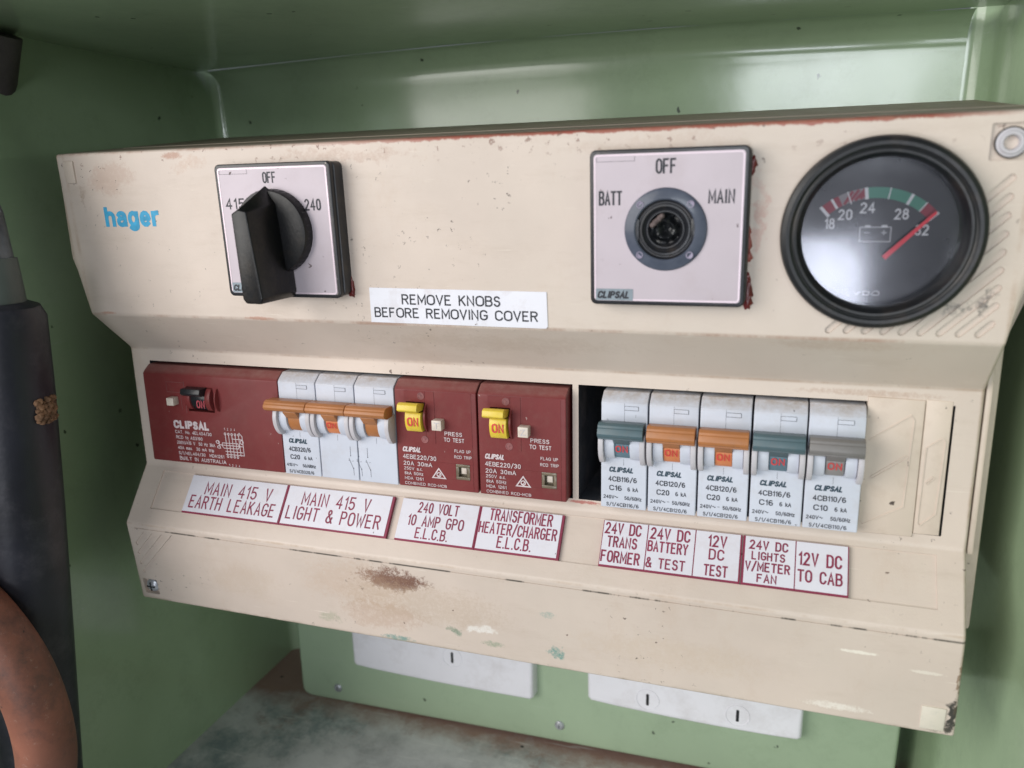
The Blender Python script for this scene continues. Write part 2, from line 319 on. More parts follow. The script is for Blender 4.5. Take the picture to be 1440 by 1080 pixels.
# stroke lettering (engraved / plotted look)
def arc(cx, cy, rx, ry, a0, a1, n=8): return [(cx + rx * math.cos(math.radians(a0 + (a1 - a0) * i / n)), cy + ry * math.sin(math.radians(a0 + (a1 - a0) * i / n))) for i in range(n + 1)]
W_ = .5
G = {
 'A': [[(0, 0), (.25, 1), (.5, 0)], [(.09, .33), (.41, .33)]],
 'B': [[(0, 0), (0, 1), (.3, 1)] + arc(.3, .77, .18, .23, 90, -90) + [(0, .54)], [(.3, .54)] + arc(.3, .27, .22, .27, 90, -90) + [(0, 0)]],
 'C': [arc(.26, .72, .25, .28, 10, 180, 8) + arc(.26, .28, .25, .28, 180, 350, 8)],
 'D': [[(0, 0), (0, 1), (.24, 1)] + arc(.24, .7, .27, .3, 90, 0, 5) + arc(.24, .3, .27, .3, 0, -90, 5) + [(0, 0)]],
 'E': [[(.44, 1), (0, 1), (0, 0), (.46, 0)], [(0, .53), (.36, .53)]],
 'F': [[(.44, 1), (0, 1), (0, 0)], [(0, .53), (.36, .53)]],
 'G': [arc(.26, .72, .25, .28, 20, 180, 8) + arc(.26, .28, .25, .28, 180, 360, 8) + [(.51, .46), (.3, .46)]],
 'H': [[(0, 0), (0, 1)], [(.48, 0), (.48, 1)], [(0, .53), (.48, .53)]],
 'I': [[(.05, 0), (.05, 1)]],
 'K': [[(0, 0), (0, 1)], [(.46, 1), (0, .42)], [(.16, .6), (.48, 0)]],
 'L': [[(0, 1), (0, 0), (.42, 0)]],
 'M': [[(0, 0), (0, 1), (.3, .25), (.6, 1), (.6, 0)]],
 'N': [[(0, 0), (0, 1), (.48, 0), (.48, 1)]],
 'O': [arc(.26, .7, .26, .3, 0, 180, 8) + arc(.26, .3, .26, .3, 180, 360, 8) + [(.52, .7)]],
 'P': [[(0, 0), (0, 1), (.28, 1)] + arc(.28, .75, .2, .25, 90, -90) + [(0, .5)]],
 'R': [[(0, 0), (0, 1), (.28, 1)] + arc(.28, .76, .2, .24, 90, -90) + [(0, .52)], [(.25, .52), (.48, 0)]],
 'S': [arc(.25, .76, .22, .24, 20, 270, 9) + arc(.25, .27, .24, .27, 80, -160, 9)],
 'T': [[(0, 1), (.5, 1)], [(.25, 1), (.25, 0)]],
 'V': [[(0, 1), (.25, 0), (.5, 1)]], 'W': [[(0, 1), (.17, 0), (.35, .75), (.53, 0), (.7, 1)]],
 'Y': [[(0, 1), (.25, .48), (.5, 1)], [(.25, .48), (.25, 0)]],
 '0': [arc(.24, .7, .22, .3, 0, 180, 8) + arc(.24, .3, .22, .3, 180, 360, 8) + [(.46, .7)]],
 '1': [[(.02, .78), (.18, 1), (.18, 0)]],
 '2': [arc(.24, .74, .22, .26, 165, -30, 8) + [(0, 0), (.47, 0)]],
 '3': [arc(.22, .76, .22, .24, 150, -90, 8), arc(.22, .27, .24, .27, 80, -150, 8)],
 '4': [[(.36, 0), (.36, 1), (0, .3), (.5, .3)]],
 '5': [[(.44, 1), (.05, 1), (.02, .54)] + arc(.22, .32, .24, .3, 120, -150, 9)],
 '8': [arc(.24, .76, .19, .24, -90, 270, 12), arc(.24, .27, .23, .27, 90, 450, 12)],
 '&': [[(.55, 0), (.12, .72)] + arc(.25, .82, .14, .18, 200, -20, 6) + [(.05, .4)] + arc(.22, .22, .22, .22, 170, 320, 7) + [(.52, .42)]],
 '/': [[(0, -.12), (.42, 1.1)]], '.': [[(.02, 0), (.05, 0)]], '-': [[(0, .45), (.3, .45)]], ' ': [],
}
ADV = {'I': .1, '.': .08, 'M': .6, 'W': .7, ' ': .38, '1': .2, '/': .42, '-': .3}
def ribbon(bm, pts, hw, w_, closed=False, cap=True):
    n = len(pts); Lf = []; Rt = []
    q = [Vector((p[0], p[1])) for p in pts]
    cl = (q[0] - q[-1]).length < 1e-6
    for i in range(n):
        if cl and i in (0, n - 1): a = (q[1] - q[0]).normalized(); b0 = (q[-1] - q[-2]).normalized()
        else:
            a = (q[i + 1] - q[i]).normalized() if i < n - 1 and (q[i + 1] - q[i]).length > 1e-7 else None
            b0 = (q[i] - q[i - 1]).normalized() if i > 0 and (q[i] - q[i - 1]).length > 1e-7 else None
            a = a or b0 or Vector((1, 0)); b0 = b0 or a
        d = a + b0; d = d.normalized() if d.length > .2 else a
        nrm = Vector((-d.y, d.x)); k = hw / max(.45, nrm.dot(Vector((-a.y, a.x))))
        p = q[i].copy()
        if cap and not cl:
            if i == 0: p = p - a * hw * .8
            if i == n - 1: p = p + b0 * hw * .8
        Lf.append(p + nrm * k); Rt.append(p - nrm * k)
    va = [bm.verts.new(L(p.x, w_ + .004 * i, p.y)) for i, p in enumerate(Lf)]; vb = [bm.verts.new(L(p.x, w_ + .004 * i, p.y)) for i, p in enumerate(Rt)]
    for i in range(n - 1): bm.faces.new((va[i], va[i + 1], vb[i + 1], vb[i]))
def stroke(bm, s, u0, u1, v, h, w_, wt=.12, gap=.2):
    """stroke text s fitted between u0 and u1 on baseline v with cap height h"""
    x = 0; gl_ = []
    for ch in s:
        gl_.append((ch, x)); x += ADV.get(ch, .52) + gap
    tot = x - gap; sx = (u1 - u0) / tot; k = 0
    for ch, x0 in gl_:
        for pl in G[ch]:
            ribbon(bm, [(u0 + (x0 + a) * sx, v + b_ * h) for a, b_ in pl], wt * h / 2, w_ + .012 * (k % 3)); k += 1
# proportional sans lettering (printed look), with lower case
G.update({
 'h': [[(0, 1), (0, 0)], [(0, .42)] + arc(.21, .5, .2, .22, 170, 0, 6) + [(.41, 0)]],
 'a': [arc(.2, .53, .19, .19, 160, 0, 6) + [(.39, 0)], [(.39, .42), (.17, .4)] + arc(.17, .2, .17, .2, 90, 270, 6) + [(.3, .03), (.39, .16)]],
 'g': [[(.42, .72), (.42, -.06)] + arc(.21, -.06, .21, .2, 0, -150, 6), arc(.21, .36, .21, .36, 0, 360, 12)],
 'e': [[(.03, .37), (.40, .37)], arc(.21, .36, .21, .36, 5, 315, 10)],
 'r': [[(0, .72), (0, 0)], [(0, .42)] + arc(.22, .46, .22, .26, 170, 85, 4)],
 'k': [[(0, 1), (0, 0)], [(.36, .72), (0, .3)], [(.13, .44), (.4, 0)]],
 'm': [[(0, .72), (0, 0)], [(0, .5)] + arc(.16, .54, .15, .18, 170, 0, 5) + [(.31, 0)], [(.31, .5)] + arc(.47, .54, .15, .18, 170, 0, 5) + [(.62, 0)]],
 'z': [[(0, .72), (.36, .72), (0, 0), (.38, 0)]], 'x': [[(0, .72), (.38, 0)], [(.38, .72), (0, 0)]],
 'c': [arc(.21, .36, .21, .36, 45, 315, 9)], 'o': [arc(.22, .36, .22, .36, 0, 360, 12)],
 't': [[(.14, .95), (.14, .1)] + arc(.24, .1, .1, .1, 180, 270, 3), [(0, .72), (.28, .72)]],
 'i': [[(.03, .72), (.03, 0)], [(.03, .95), (.03, .99)]],
 'p': [[(0, .72), (0, -.25)], arc(.21, .36, .21, .36, 180, 540, 12)],
 '6': [[(.4, .92)] + arc(.26, .62, .26, .38, 60, 190, 6) + arc(.25, .3, .24, .3, 180, 540, 12)],
 '9': [[(.06, .08)] + arc(.2, .38, .26, .38, 240, 360, 6) + arc(.23, .7, .23, .3, 0, 360, 12)],
 '7': [[(0, 1), (.46, 1), (.16, 0)]], 'U': [[(0, 1), (0, .3)] + arc(.24, .28, .24, .28, 180, 360, 7) + [(.48, 1)]], 'Z': [[(0, 1), (.46, 1), (0, 0), (.48, 0)]], 'X': [[(0, 1), (.5, 0)], [(.5, 1), (0, 0)]],
})
ADV.update({'h': .42, 'a': .4, 'g': .42, 'e': .42, 'r': .24, 'k': .38, 'm': .62, 'z': .38, 'x': .38, 'c': .38, 'o': .44, 't': .28, 'i': .06, 'p': .42})
WIDE = {'C': 1.25, 'G': 1.25, 'O': 1.3, 'D': 1.15, 'N': 1.15, 'M': 1.15, 'A': 1.2, 'R': 1.15, 'V': 1.2, 'B': 1.1, 'K': 1.1, 'H': 1.1, 'P': 1.1, 'E': 1.05}
def text(bm, s, u0, u1, v, h, w_, bold=0., shear=0., sp=1.):
    wt = .15 + max(0, bold) * 2.4; gap = (.10 + wt * .8) * sp if bold < .02 else .06 + wt * .95
    hw = wt * h / 2; x = 0; gl_ = []
    for ch in s:
        k = WIDE.get(ch, 1.); gl_.append((ch, x, k)); x += ADV.get(ch, .52) * k + gap
    tot = x - gap; H_ = h - 2 * hw; sx = (u1 - u0 - 2 * hw - shear * h) / tot; n = 0
    for ch, x0, k in gl_:
        for pl in G[ch]:
            ribbon(bm, [(u0 + hw + (x0 + a * k) * sx + shear * b_ * H_, v + hw + b_ * H_) for a, b_ in pl], hw, w_ + .01 * (n % 3)); n += 1
def flat(name, bm, m, parent):
    for f in bm.faces:
        pass
    o = finish(name, bm, m, parent, smooth=False, recalc=False)
    return o

# ------------------------------------------------------------------ the niche (setting)
def structure(o): o['kind'] = 'structure'; return o
def quad_strip(name, rows, m):
    bm = bmesh.new(); R_ = [[bm.verts.new(P(*p)) for p in r] for r in rows]
    for a, c in zip(R_, R_[1:]):
        for i in range(len(a) - 1): bm.faces.new((a[i], a[i + 1], c[i + 1], c[i]))
    return structure(finish(name, bm, m, None, ang=60))
DW = -140; ZT = 166; ZF = -214
XL = lambda z: -47.5 + (164 - z) * 19 / 380.; XR = lambda z: 364.5 - (164 - z) * 7.5 / 364.
# back wall with a cove running into the ceiling and both side walls
rc = 13
def cove(x):  # points going up the wall and over into the ceiling
    p = [(x, DW, ZF - 6), (x, DW, ZT - rc - 1.2), (x, DW, ZT - rc)]
    for i in range(1, 8):
        a = math.radians(90 * i / 8); p.append((x, DW + rc * (1 - math.cos(a)), ZT - rc + rc * math.sin(a)))
    p.append((x, DW + rc, ZT)); p.append((x, DW + rc + 1.2, ZT)); return p
cols = []
xs = [0, .25, .5, .75, 1]
for f in xs:
    c_ = []
    for (x, d, z) in cove(0):
        a, b_ = XL(z) + 5, XR(z) - 10
        c_.append((a + (b_ - a) * f, d, z + 3.2 * math.sin(f * PI) * (1 if z > ZT - rc - 1 else 0)))
    cols.append(c_)
quad_strip('back_wall', cols, m_green)
# side coves
rows = []
for i in range(9):
    a = math.radians(90 * i / 8); rows.append([(XR(z) - 10 + 10 * math.sin(a), DW + 10 * (1 - math.cos(a)), z) for z in (ZF - 6, -60, 60, ZT + 4)])
rows.append([(XR(z) + .1, DW + 11.5, z) for z in (ZF - 6, -60, 60, ZT + 4)]); rows.append([(XR(z) + 6, 120, z) for z in (ZF - 6, -60, 60, ZT + 4)]); rows.append([(XR(z) + 10, 180, z) for z in (ZF - 6, -60, 60, ZT + 4)])
quad_strip('right_wall', rows, m_green2)
rows = []
for i in range(9):
    a = math.radians(90 * i / 8); rows.append([(XL(z) + 5 - 5 * math.sin(a), DW + 5 * (1 - math.cos(a)), z) for z in (ZF - 6, -60, 60, ZT + 2)])
rows.append([(XL(z) + .02, DW + 6, z) for z in (ZF - 6, -60, 60, ZT + 2)]); rows.append([(XL(z) + 7 * (z + 214) / 380, 0, z) for z in (ZF - 6, -60, 60, ZT + 2)]); rows.append([(XL(z) + 9 * (z + 214) / 380, 100, z) for z in (ZF - 6, -60, 60, ZT + 2)])
quad_strip('left_wall', rows, m_green2)
rows = []
for i in range(9):
    f = i / 8; rows.append([(-60 + 450 * f, DW + rc + 1.2, ZT + 3.2 * math.sin(max(0, min(1, (f * 450 - 13) / 400)) * PI)), (-60 + 450 * f, -20 - 80 * f, ZT - 1 + 1.5 * math.sin(f * PI)), (-60 + 450 * f, 84 - .44 * (-60 + 450 * f), ZT)])
quad_strip('ceiling', rows, m_green2)
quad_strip('floor', [[(-90, DW - 6, ZF), (-90, 200, ZF)], [(420, DW - 6, ZF), (420, 200, ZF)]], m_floor)

# ------------------------------------------------------------------ enclosure
MU = .0384342; ZB_, DB_ = 47.277, 19.188; AU = math.atan(MU); KU = math.sqrt(1 + MU * MU)
MS = -.764115; ZE_ = -27.075; AS = math.atan(MS); KS = math.sqrt(1 + MS * MS)
ML = .1184536; AL = math.atan(ML); KL = math.sqrt(1 + ML * ML)
dU = lambda z: DB_ + (z - ZB_) * MU
vU = lambda z: (z - ZB_) * KU
vS = lambda z: (z - ZE_) * KS
vL = lambda z: (z + 90.866) * KL
enc = root('switchboard_enclosure', 'aged cream plastic switchboard enclosure with stepped front, mounted in the green niche', 'switchboard')
prof = [(-85, 125.6, -4, 351), (21.73, 113.44, -3.9, 351), (dU(71.4), 71.4, -3.0, 350), (dU(66.6), 66.6, -1.5, 348.4), (19.188, 47.277, .4, 346.2),
        (0, 29.03, .1, 346.8), (0, ZE_, .1, 346.8), (17.61, -50.12, .9, 345.9), (12.784, -90.866, -.1, 347.2), (-60, -88, 1, 346)]
bm = bmesh.new()
A = [bm.verts.new(P(p[2], p[0], p[1])) for p in prof]; B = [bm.verts.new(P(p[3], p[0], p[1])) for p in prof]
n = len(prof); bm.faces.new(A); bm.faces.new(B[::-1])
for i in range(n): bm.faces.new((A[i], B[i], B[(i + 1) % n], A[(i + 1) % n]))
bmesh.ops.recalc_face_normals(bm, faces=bm.faces)
bmesh.ops.bevel(bm, geom=[e for e in bm.edges if abs(e.calc_face_angle(0)) > .15], offset=.0011, segments=3, affect='EDGES', profile=.5)
cover = finish('cover', bm, [m_cover, m_dark], enc)
def in_frame(b, mtx):  # transform a bmesh built in a tilted local frame to world
    bmesh.ops.transform(b, matrix=mtx, verts=b.verts)
FU = Matrix.Translation(P(0, DB_, ZB_)) @ Matrix.Rotation(AU, 4, 'X')
FS = Matrix.Translation(P(0, 0, ZE_)) @ Matrix.Rotation(AS, 4, 'X')
FL = Matrix.Translation(P(0, 12.784, -90.866)) @ Matrix.Rotation(AL, 4, 'X')
def boolean(target, cutter_bms, m, selfx=False):
    for b in cutter_bms:
        bmesh.ops.recalc_face_normals(b, faces=b.faces); me = bpy.data.meshes.new('cut'); b.to_mesh(me); b.free(); me.materials.append(m)
        co = bpy.data.objects.new('cut', me); COL.objects.link(co); co.parent = target.parent
        md = target.modifiers.new('b', 'BOOLEAN'); md.operation = 'DIFFERENCE'; md.solver = 'EXACT'; md.use_self = selfx; md.object = co
        try: md.material_mode = 'TRANSFER'
        except Exception: pass
        dg = bpy.context.evaluated_depsgraph_get(); me2 = bpy.data.meshes.new_from_object(target.evaluated_get(dg)); old = target.data
        target.modifiers.clear(); target.data = me2; bpy.data.meshes.remove(old); bpy.data.objects.remove(co)
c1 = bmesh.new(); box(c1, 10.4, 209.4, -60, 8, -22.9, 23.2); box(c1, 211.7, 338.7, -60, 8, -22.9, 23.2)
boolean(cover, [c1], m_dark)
c2 = bmesh.new(); box(c2, 11.8, 337.6, -.6, 3, vS(-43.9), vS(-29.2)); in_frame(c2, FS)
c3 = bmesh.new()  # fan of diagonal grooves beside the gauge
def groove(b, x0, z0, x1, z1, r, vf, d=.9):
    a = math.atan2(vf(z1) - vf(z0), x1 - x0); o = []
    for k in range(7): q = a + PI / 2 + PI * k / 6; o.append((x0 + r * math.cos(q), vf(z0) + r * math.sin(q)))
    for k in range(7): q = a - PI / 2 + PI * k / 6; o.append((x1 + r * math.cos(q), vf(z1) + r * math.sin(q)))
    prism(b, o, -d, 3.1)
for k in range(-5, 4):
    c = 272.8 + 5.2 * k; x0, z0 = 50.3 + c, 50.3; x1 = 342.2; z1 = x1 - c
    if k == 3: x1, z1 = 341.8, 341.8 - c + .2
    groove(c3, x0, z0, x1, z1, 1.1, vU)
for z in (71.4 + 0,): pass
prism(c3, rrect(340.6 - 4.9, 340.6 + 5.2, vU(105.2) - 5, vU(105.2) + 5.1, .6), -1.2, 3)
c6 = bmesh.new(); lathe(c6, [(0, -12), (22.4, -12), (22.4, 6), (0, 6)], 309.2, vU(80.3), 64); in_frame(c6, FU)
in_frame(c3, FU)
c4 = bmesh.new()
for a in ((4.9, -60.6, 10.8, -54.6), (4.8, -65.6, 15.6, -54.7), (4.5, -71, 20.8, -54.7), (5, -75.5, 26.5, -54.4)): groove(c4, *a, .85, vL, .5)
prism(c4, rrect(2.8, 11.0, vL(-87.6), vL(-79.6), .4), -2.2, 3)
box(c4, 5.5, 341.5, -.35, 2, vL(-52.5), vL(-52.1))
in_frame(c4, FL)
boolean(cover, [c2, c3, c4, c6], m_cover)
md = cover.modifiers.new('w', 'WEIGHTED_NORMAL'); md.keep_sharp = True; md.weight = 100
cover.data.set_sharp_from_angle(angle=math.radians(40))
dg = bpy.context.evaluated_depsgraph_get(); me2 = bpy.data.meshes.new_from_object(cover.evaluated_get(dg)); cover.modifiers.clear(); cover.data = me2
# base box, right ear
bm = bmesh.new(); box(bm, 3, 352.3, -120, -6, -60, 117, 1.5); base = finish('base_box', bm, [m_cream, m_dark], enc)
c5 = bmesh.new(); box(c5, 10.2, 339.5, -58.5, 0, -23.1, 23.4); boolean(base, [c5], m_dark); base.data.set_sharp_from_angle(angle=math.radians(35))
bm = bmesh.new(); box(bm, 347.3, 349.2, -8, -1.2, -29, 36, .4); finish('side_rim', bm, m_cream, enc)
bm = bmesh.new(); prism(bm, [(352, 40), (356.3, 45.5), (360, 57), (370, 60), (370, 66), (355.3, 65.5), (352, 60)], -24, -19, .5); finish('mounting_ear', bm, m_cream, enc)
# clips, plugs
def on(parent_frame_root, name, bm, m): return finish(name, bm, m, parent_frame_root)
fu = bpy.data.objects.new('front_face', None)  # not linked; frames are baked instead
def baked(name, bm, m, frame, parent, smooth=True, recalc=True):
    in_frame(bm, frame); return finish(name, bm, m, parent, smooth=smooth, recalc=recalc)
bm = bmesh.new(); box(bm, .7, 5.4, -.5, .8, vU(101.8), vU(110.6), .25); baked('corner_plug', bm, m_cream, FU, enc)
bm = bmesh.new(); box(bm, 335.9, 343.4, -.5, .55, vL(-88.7), vL(-79.4), .25); baked('corner_plug', bm, mat('pale_plug', (.72, .66, .56), .4, .04, 30, dirt=((.3, .35, .33), .4, 200)), FL, enc)
bm = bmesh.new(); lathe(bm, [(1.9, -6), (1.9, .3), (2.2, .9), (3.0, .9), (3.3, .4), (3.9, .3), (4.0, -1.1)], 340.9, vU(105.0)); lathe(bm, [(0, -3), (2, -3)], 340.9, vU(105.0))
baked('screw_bush', bm, m_cheek, FU, enc)
bm = bmesh.new(); lathe(bm, [(4.0, .3), (4.3, .42), (4.35, .1)], 340.9, vU(105.0)); baked('bush_gasket', bm, m_black, FU, enc)
bm = bmesh.new(); lathe(bm, [(3.35, -1.9), (3.3, -.8), (2.6, 0), (1.4, .45), (0, .6)], 7.1, vL(-83.5), 32)
scr = baked('screw', bm, m_steel, FL, enc)
bm = bmesh.new(); box(bm, 4.9, 9.3, .2, .66, vL(-83.8), vL(-83.2)); box(bm, 6.8, 7.4, .2, .67, vL(-85.7), vL(-81.3)); baked('cross_slot', bm, m_black, FL, scr)
# logo on the cover
bm = bmesh.new(); text(bm, 'hager', 16.9, 44.6, vU(83.9), 8.3, .06, bold=.03, sp=.93); baked('logo', bm, m_blue, FU, enc, False, False)
# dried paint on the cover beside the right-hand switch and under the left one
def smear(name, pts, m, h=1.1):
    bm = bmesh.new()
    for (x, z, rx, rz) in pts:
        b = bmesh.new(); bmesh.ops.create_uvsphere(b, u_segments=12, v_segments=7, radius=1)
        for v in b.verts:
            k = 1 + .25 * math.sin(v.co.x * 7 + v.co.z * 5 + x)
            v.co = L(x + v.co.x * rx * k, v.co.y * h * .8, vU(z) + v.co.z * rz * k)
        merge(bm, b)
    return baked(name, bm, m, FU, enc)
smear('paint_smear', [(272.2, 101.5, 1.2, 2.2), (272, 99.5, .8, 1.6)], m_paint)
smear('paint_smear', [(272.3, 62, 1.5, 4.5), (272.4, 58.8, 1.5, 2.5), (272, 66, 1, 2)], m_paint)
smear('paint_smear', [(271.9, 77, 1, 2.6), (272.2, 73, 1.1, 1.6), (271.8, 81, .7, 1.5)], m_rustred)
smear('paint_smear', [(129.4, 61, 1.1, 3.6), (129, 58.6, 1.3, 1.2)], m_paint)
# filler plates in the right window
def plate(u0, u1, lines, w1):
    bm = bmesh.new(); prism(bm, [(u0, -24.2 if u1 < 335 else -22.9), (u1, -24.0 if u1 < 335 else -22.8), (u1, 24.6), (u0, 25.0)], -6, w1, .35)
    o = finish('filler_plate', bm, m_cream, enc)
    bm = bmesh.new()
    for l in lines: ribbon(bm, l, .16, w1 + .3, cap=False)
    for f in bm.faces[:]: pass
    r = bmesh.ops.extrude_face_region(bm, geom=list(bm.faces)); vs = [v for v in r['geom'] if isinstance(v, bmesh.types.BMVert)]
    bmesh.ops.translate(bm, vec=L(0, -.4, 0), verts=vs)
    finish('moulded_line', bm, m_cream, o, smooth=False)
plate(312.2, 329.75, [[(313.5, 9.7), (325.8, 19.3), (326.9, 17.6), (326, -13.3), (313.4, -21.3), (312.9, -20)], [(315, -3.3), (325.3, 5), (326, 4.7), (325.6, 3.9), (315.2, -4.2), (315, -3.3)]], .7)
plate(329.9, 338.0, [[(331.3, 8.2), (336, 12), (336.9, 10.8), (336.2, -15), (331.6, -19.7), (330.9, -18.8), (331.3, 8.2)], [(332.2, -4), (334.2, -1.8), (334.8, -2.2), (332.6, -4.6), (332.2, -4)]], .3)

# ------------------------------------------------------------------ protective devices (frame: plain vertical)
ZM = 22.4
def body_profile(face, top=22.2):
    return [(-40, -22.5), (face, -22.5), (face, 18.6), (face - 1.0, 19.7), (face - 4.2, 22.0), (-40, 22.4)]
def on_text(bm, u0, u1, v, h, w_): stroke(bm, 'ON', u0, u1, v, h, w_, wt=.2, gap=.28)
def ring_profile(c_w, c_v, r, a0, a1, n=12):
    return [(c_w + r * math.cos(math.radians(a0 + (a1 - a0) * i / n)), c_v + r * math.sin(math.radians(a0 + (a1 - a0) * i / n))) for i in range(n + 1)]
def pole_body(u0, wd, parent, dot=True):
    bm = bmesh.new(); g = .22
    prismx(bm, body_profile(5.8), u0 + g, u0 + wd - g, .35)
    o = finish('body', bm, m_mcb, parent, ang=18)
    bm = bmesh.new()
    for a, b_ in ((u0 + .25, u0 + 2.1), (u0 + wd - 2.1, u0 + wd - .25)):
        prismx(bm, [(4, 8)] + ring_profile(2.2, 3.6, 9.6, 28, -52) + [(4, -4.5)], a, b_, .18)
    finish('cheek', bm, m_cheek, parent)
    bm = bmesh.new()
    for a, b_ in ((u0 + 2.3, u0 + 5.9), (u0 + wd - 5.9, u0 + wd - 2.3)):
        prismx(bm, [(4, 8)] + ring_profile(2.0, 3.8, 8.3, 28, -46) + [(4, -3.0)], a, b_, .15)
    finish('toggle_guard', bm, m_mcb, parent)
    bm = bmesh.new(); x = u0 + wd * .5 + .2
    prism(bm, rrect(x, x + 5, 16.1, 17.5, .1, 1), 5.75, 6.0, .06, 1); fl = finish('marker_window', bm, m_mcb, parent)
    bm = bmesh.new(); q = rrect(x - .05, x + 5.05, 16.05, 17.55, .1, 1); ribbon(bm, q + [q[0]], .07, 5.92); flat('window_line', bm, m_ink, fl)
    bm = bmesh.new(); ribbon(bm, [(x - .1, 19.8 - 1.2), (x - .1, 11.5)], .035, 5.86); ribbon(bm, [(u0 + wd / 2, -2.9), (u0 + wd / 2, -5.4)], .045, 5.86); flat('mould_line', bm, m_ink, parent)
    return o
def pole_toggle(u0, wd, m1, m2, parent, face_on=True, bar=True):
    c = u0 + wd / 2
    bm = bmesh.new()
    prismx(bm, [(4, 8)] + ring_profile(1.8, 3.6, 7.7, 30, -44) + [(4, -2.3)], c - 2.9, c + 2.9, .12)
    st = finish('toggle_stem', bm, m2, parent)
    if bar:
        bm = bmesh.new(); prismx(bm, [(7.5, 6.7), (12.2, 6.3), (13.7, 7.0), (13.6, 7.4), (14.6, 7.9), (14.9, 9.0), (14.1, 11.0), (13.8, 11.1), (13.5, 12.0), (12.2, 12.7), (7.5, 12.2)], u0 + .55, u0 + wd - .55, .13, 2)
        prismx(bm, [(6.5, 4.6), (10.2, 4.2), (12.6, 6.6), (11.8, 8), (6.5, 8)], c - 3.0, c + 3.0, .2)
        finish('toggle', bm, m1, parent)
    if face_on:
        bm = bmesh.new(); on_text(bm, c - 2.1, c + 2.1, .6 + .55, 2.3, 9.75)
        b2 = bm  # wrap slightly on the curved stem by tilting
        bmesh.ops.rotate(b2, cent=L(c, 9.7, 1.9), matrix=Matrix.Rotation(math.radians(12), 3, 'X'), verts=b2.verts)
        flat('on_marking', b2, m_red, parent)
def mcb_text(u0, cat, amp, volts, parent, dash=False):
    w_ = 5.9; bm = bmesh.new(); text(bm, 'CLIPSAL', u0 + 3.2, u0 + 13.0, -8.2, 2.1, w_, bold=.038, shear=.25, sp=.92); flat('logo', bm, m_navy, parent)
    bm = bmesh.new(); text(bm, cat, u0 + 3, u0 + 13.8, -11.9, 2.0, w_, bold=.004); text(bm, amp, u0 + 3.4, u0 + 8.2, -15.5, 2.1, w_, bold=.004); text(bm, '6 kA', u0 + 10.3, u0 + 14.3, -15.4, 1.6, w_)
    text(bm, volts, u0 + 1.2, u0 + 5.4, -18.9, 1.45, w_); ribbon(bm, [(u0 + 5.6 + i * .15, -18.1 + .25 * math.sin(i * .9)) for i in range(8)], .1, w_)
    text(bm, '50/60Hz', u0 + 9.2, u0 + 15.6, -18.9, 1.45, w_)
    if dash: ribbon(bm, [(u0 + 7.4, -18.0), (u0 + 8.1, -18.0)], .08, w_)
    text(bm, 'S/1/' + cat, u0 + 2.3, u0 + 14.6, -21.8, 1.45, w_, sp=1.15); flat('lettering', bm, m_ink, parent)
# five single-pole breakers
mcbs = [('4CB116/6', 'C16', 'white single-pole breaker with dark teal toggle, leftmost of five, beside the dark gap', m_teal, m_teal2),
        ('4CB120/6', 'C20', 'white single-pole breaker marked C20 with orange toggle, above the 24V DC battery label', m_orange, m_orange2),
        ('4CB120/6', 'C20', 'white single-pole breaker marked C20 with orange toggle, in the middle of the five', m_orange, m_orange2),
        ('4CB116/6', 'C16', 'white single-pole breaker marked C16 with dark teal toggle, between an orange and a grey one', m_teal, m_teal2),
        ('4CB110/6', 'C10', 'white single-pole breaker marked C10 with grey toggle, beside the blank filler plate', m_grey, m_grey2)]
X0 = [221.6, 239.3, 257.4, 275.6, 293.7]; X1 = [239.1, 257.2, 275.3, 293.6, 312.0]
for (cat, amp, lab, a, b_), x0, x1 in zip(mcbs, X0, X1):
    r = root('circuit_breaker', lab, 'circuit breaker', (x0, 0, 0), 0, 'row of five single-pole breakers'); wd = x1 - x0
    pole_body(0, wd, r); pole_toggle(0, wd, a, b_, r); mcb_text(0, cat, amp, '240V', r, cat == '4CB120/6')
# three-pole breaker
r = root('three_pole_breaker', 'white three-pole breaker with a linked orange toggle bar, between the red units', 'circuit breaker', (82.0, 0, 0))
for i in range(3):
    pole_body(i * 18.25, 18.25, r); pole_toggle(i * 18.25, 18.25, m_orange, m_orange2 if i == 1 else m_orange, r, i == 1, False)
mcb_text(0, '4CB320/6', 'C20', '415V', r)
bm = bmesh.new()
for i in range(3):
    prismx(bm, [(7.5, 7.6), (12.2, 7.4), (14.4, 8.3), (15.2, 9.6), (14.7, 10.8), (14.35, 10.9), (14.0, 11.7), (12.6, 12.3), (7.5, 12)], i * 18.25 - (1.6 if i == 0 else -.15), i * 18.25 + 18.1, .2)
    prismx(bm, [(6.5, 4.6), (10.2, 4.2), (12.6, 7.2), (11.8, 9), (6.5, 9)], i * 18.25 + 6, i * 18.25 + 12.3, .2)
prismx(bm, ring_profile(11.8, 9.8, 1.7, 0, 330, 11), -.8, 54, 0); finish('toggle', bm, m_orange, r)
bm = bmesh.new()
for x in (33, 36.8, 41):
    ribbon(bm, [(x, -7.5), (x, -11.3)], .06, 5.9, cap=False); lathe(bm, [(0, 5.92), (.22, 5.92)], x, -11.6, 8); ribbon(bm, [(x - .9, -12.8), (x + .9, -17)], .06, 5.93, cap=False)
    ribbon(bm, [(x + 1, -17.2), (x + 1.1, -20.2)], .06, 5.9, cap=False); lathe(bm, [(0, 5.92), (.22, 5.92)], x + 1, -17.1, 8); ribbon(bm, [(x - 1.2, -13.6), (x - .3, -13.9)], .05, 5.95, cap=False); ribbon(bm, [(x + .5, -13.9), (x + 1.3, -13.8)], .05, 5.95, cap=False)
flat('contact_diagram', bm, m_ink, r)
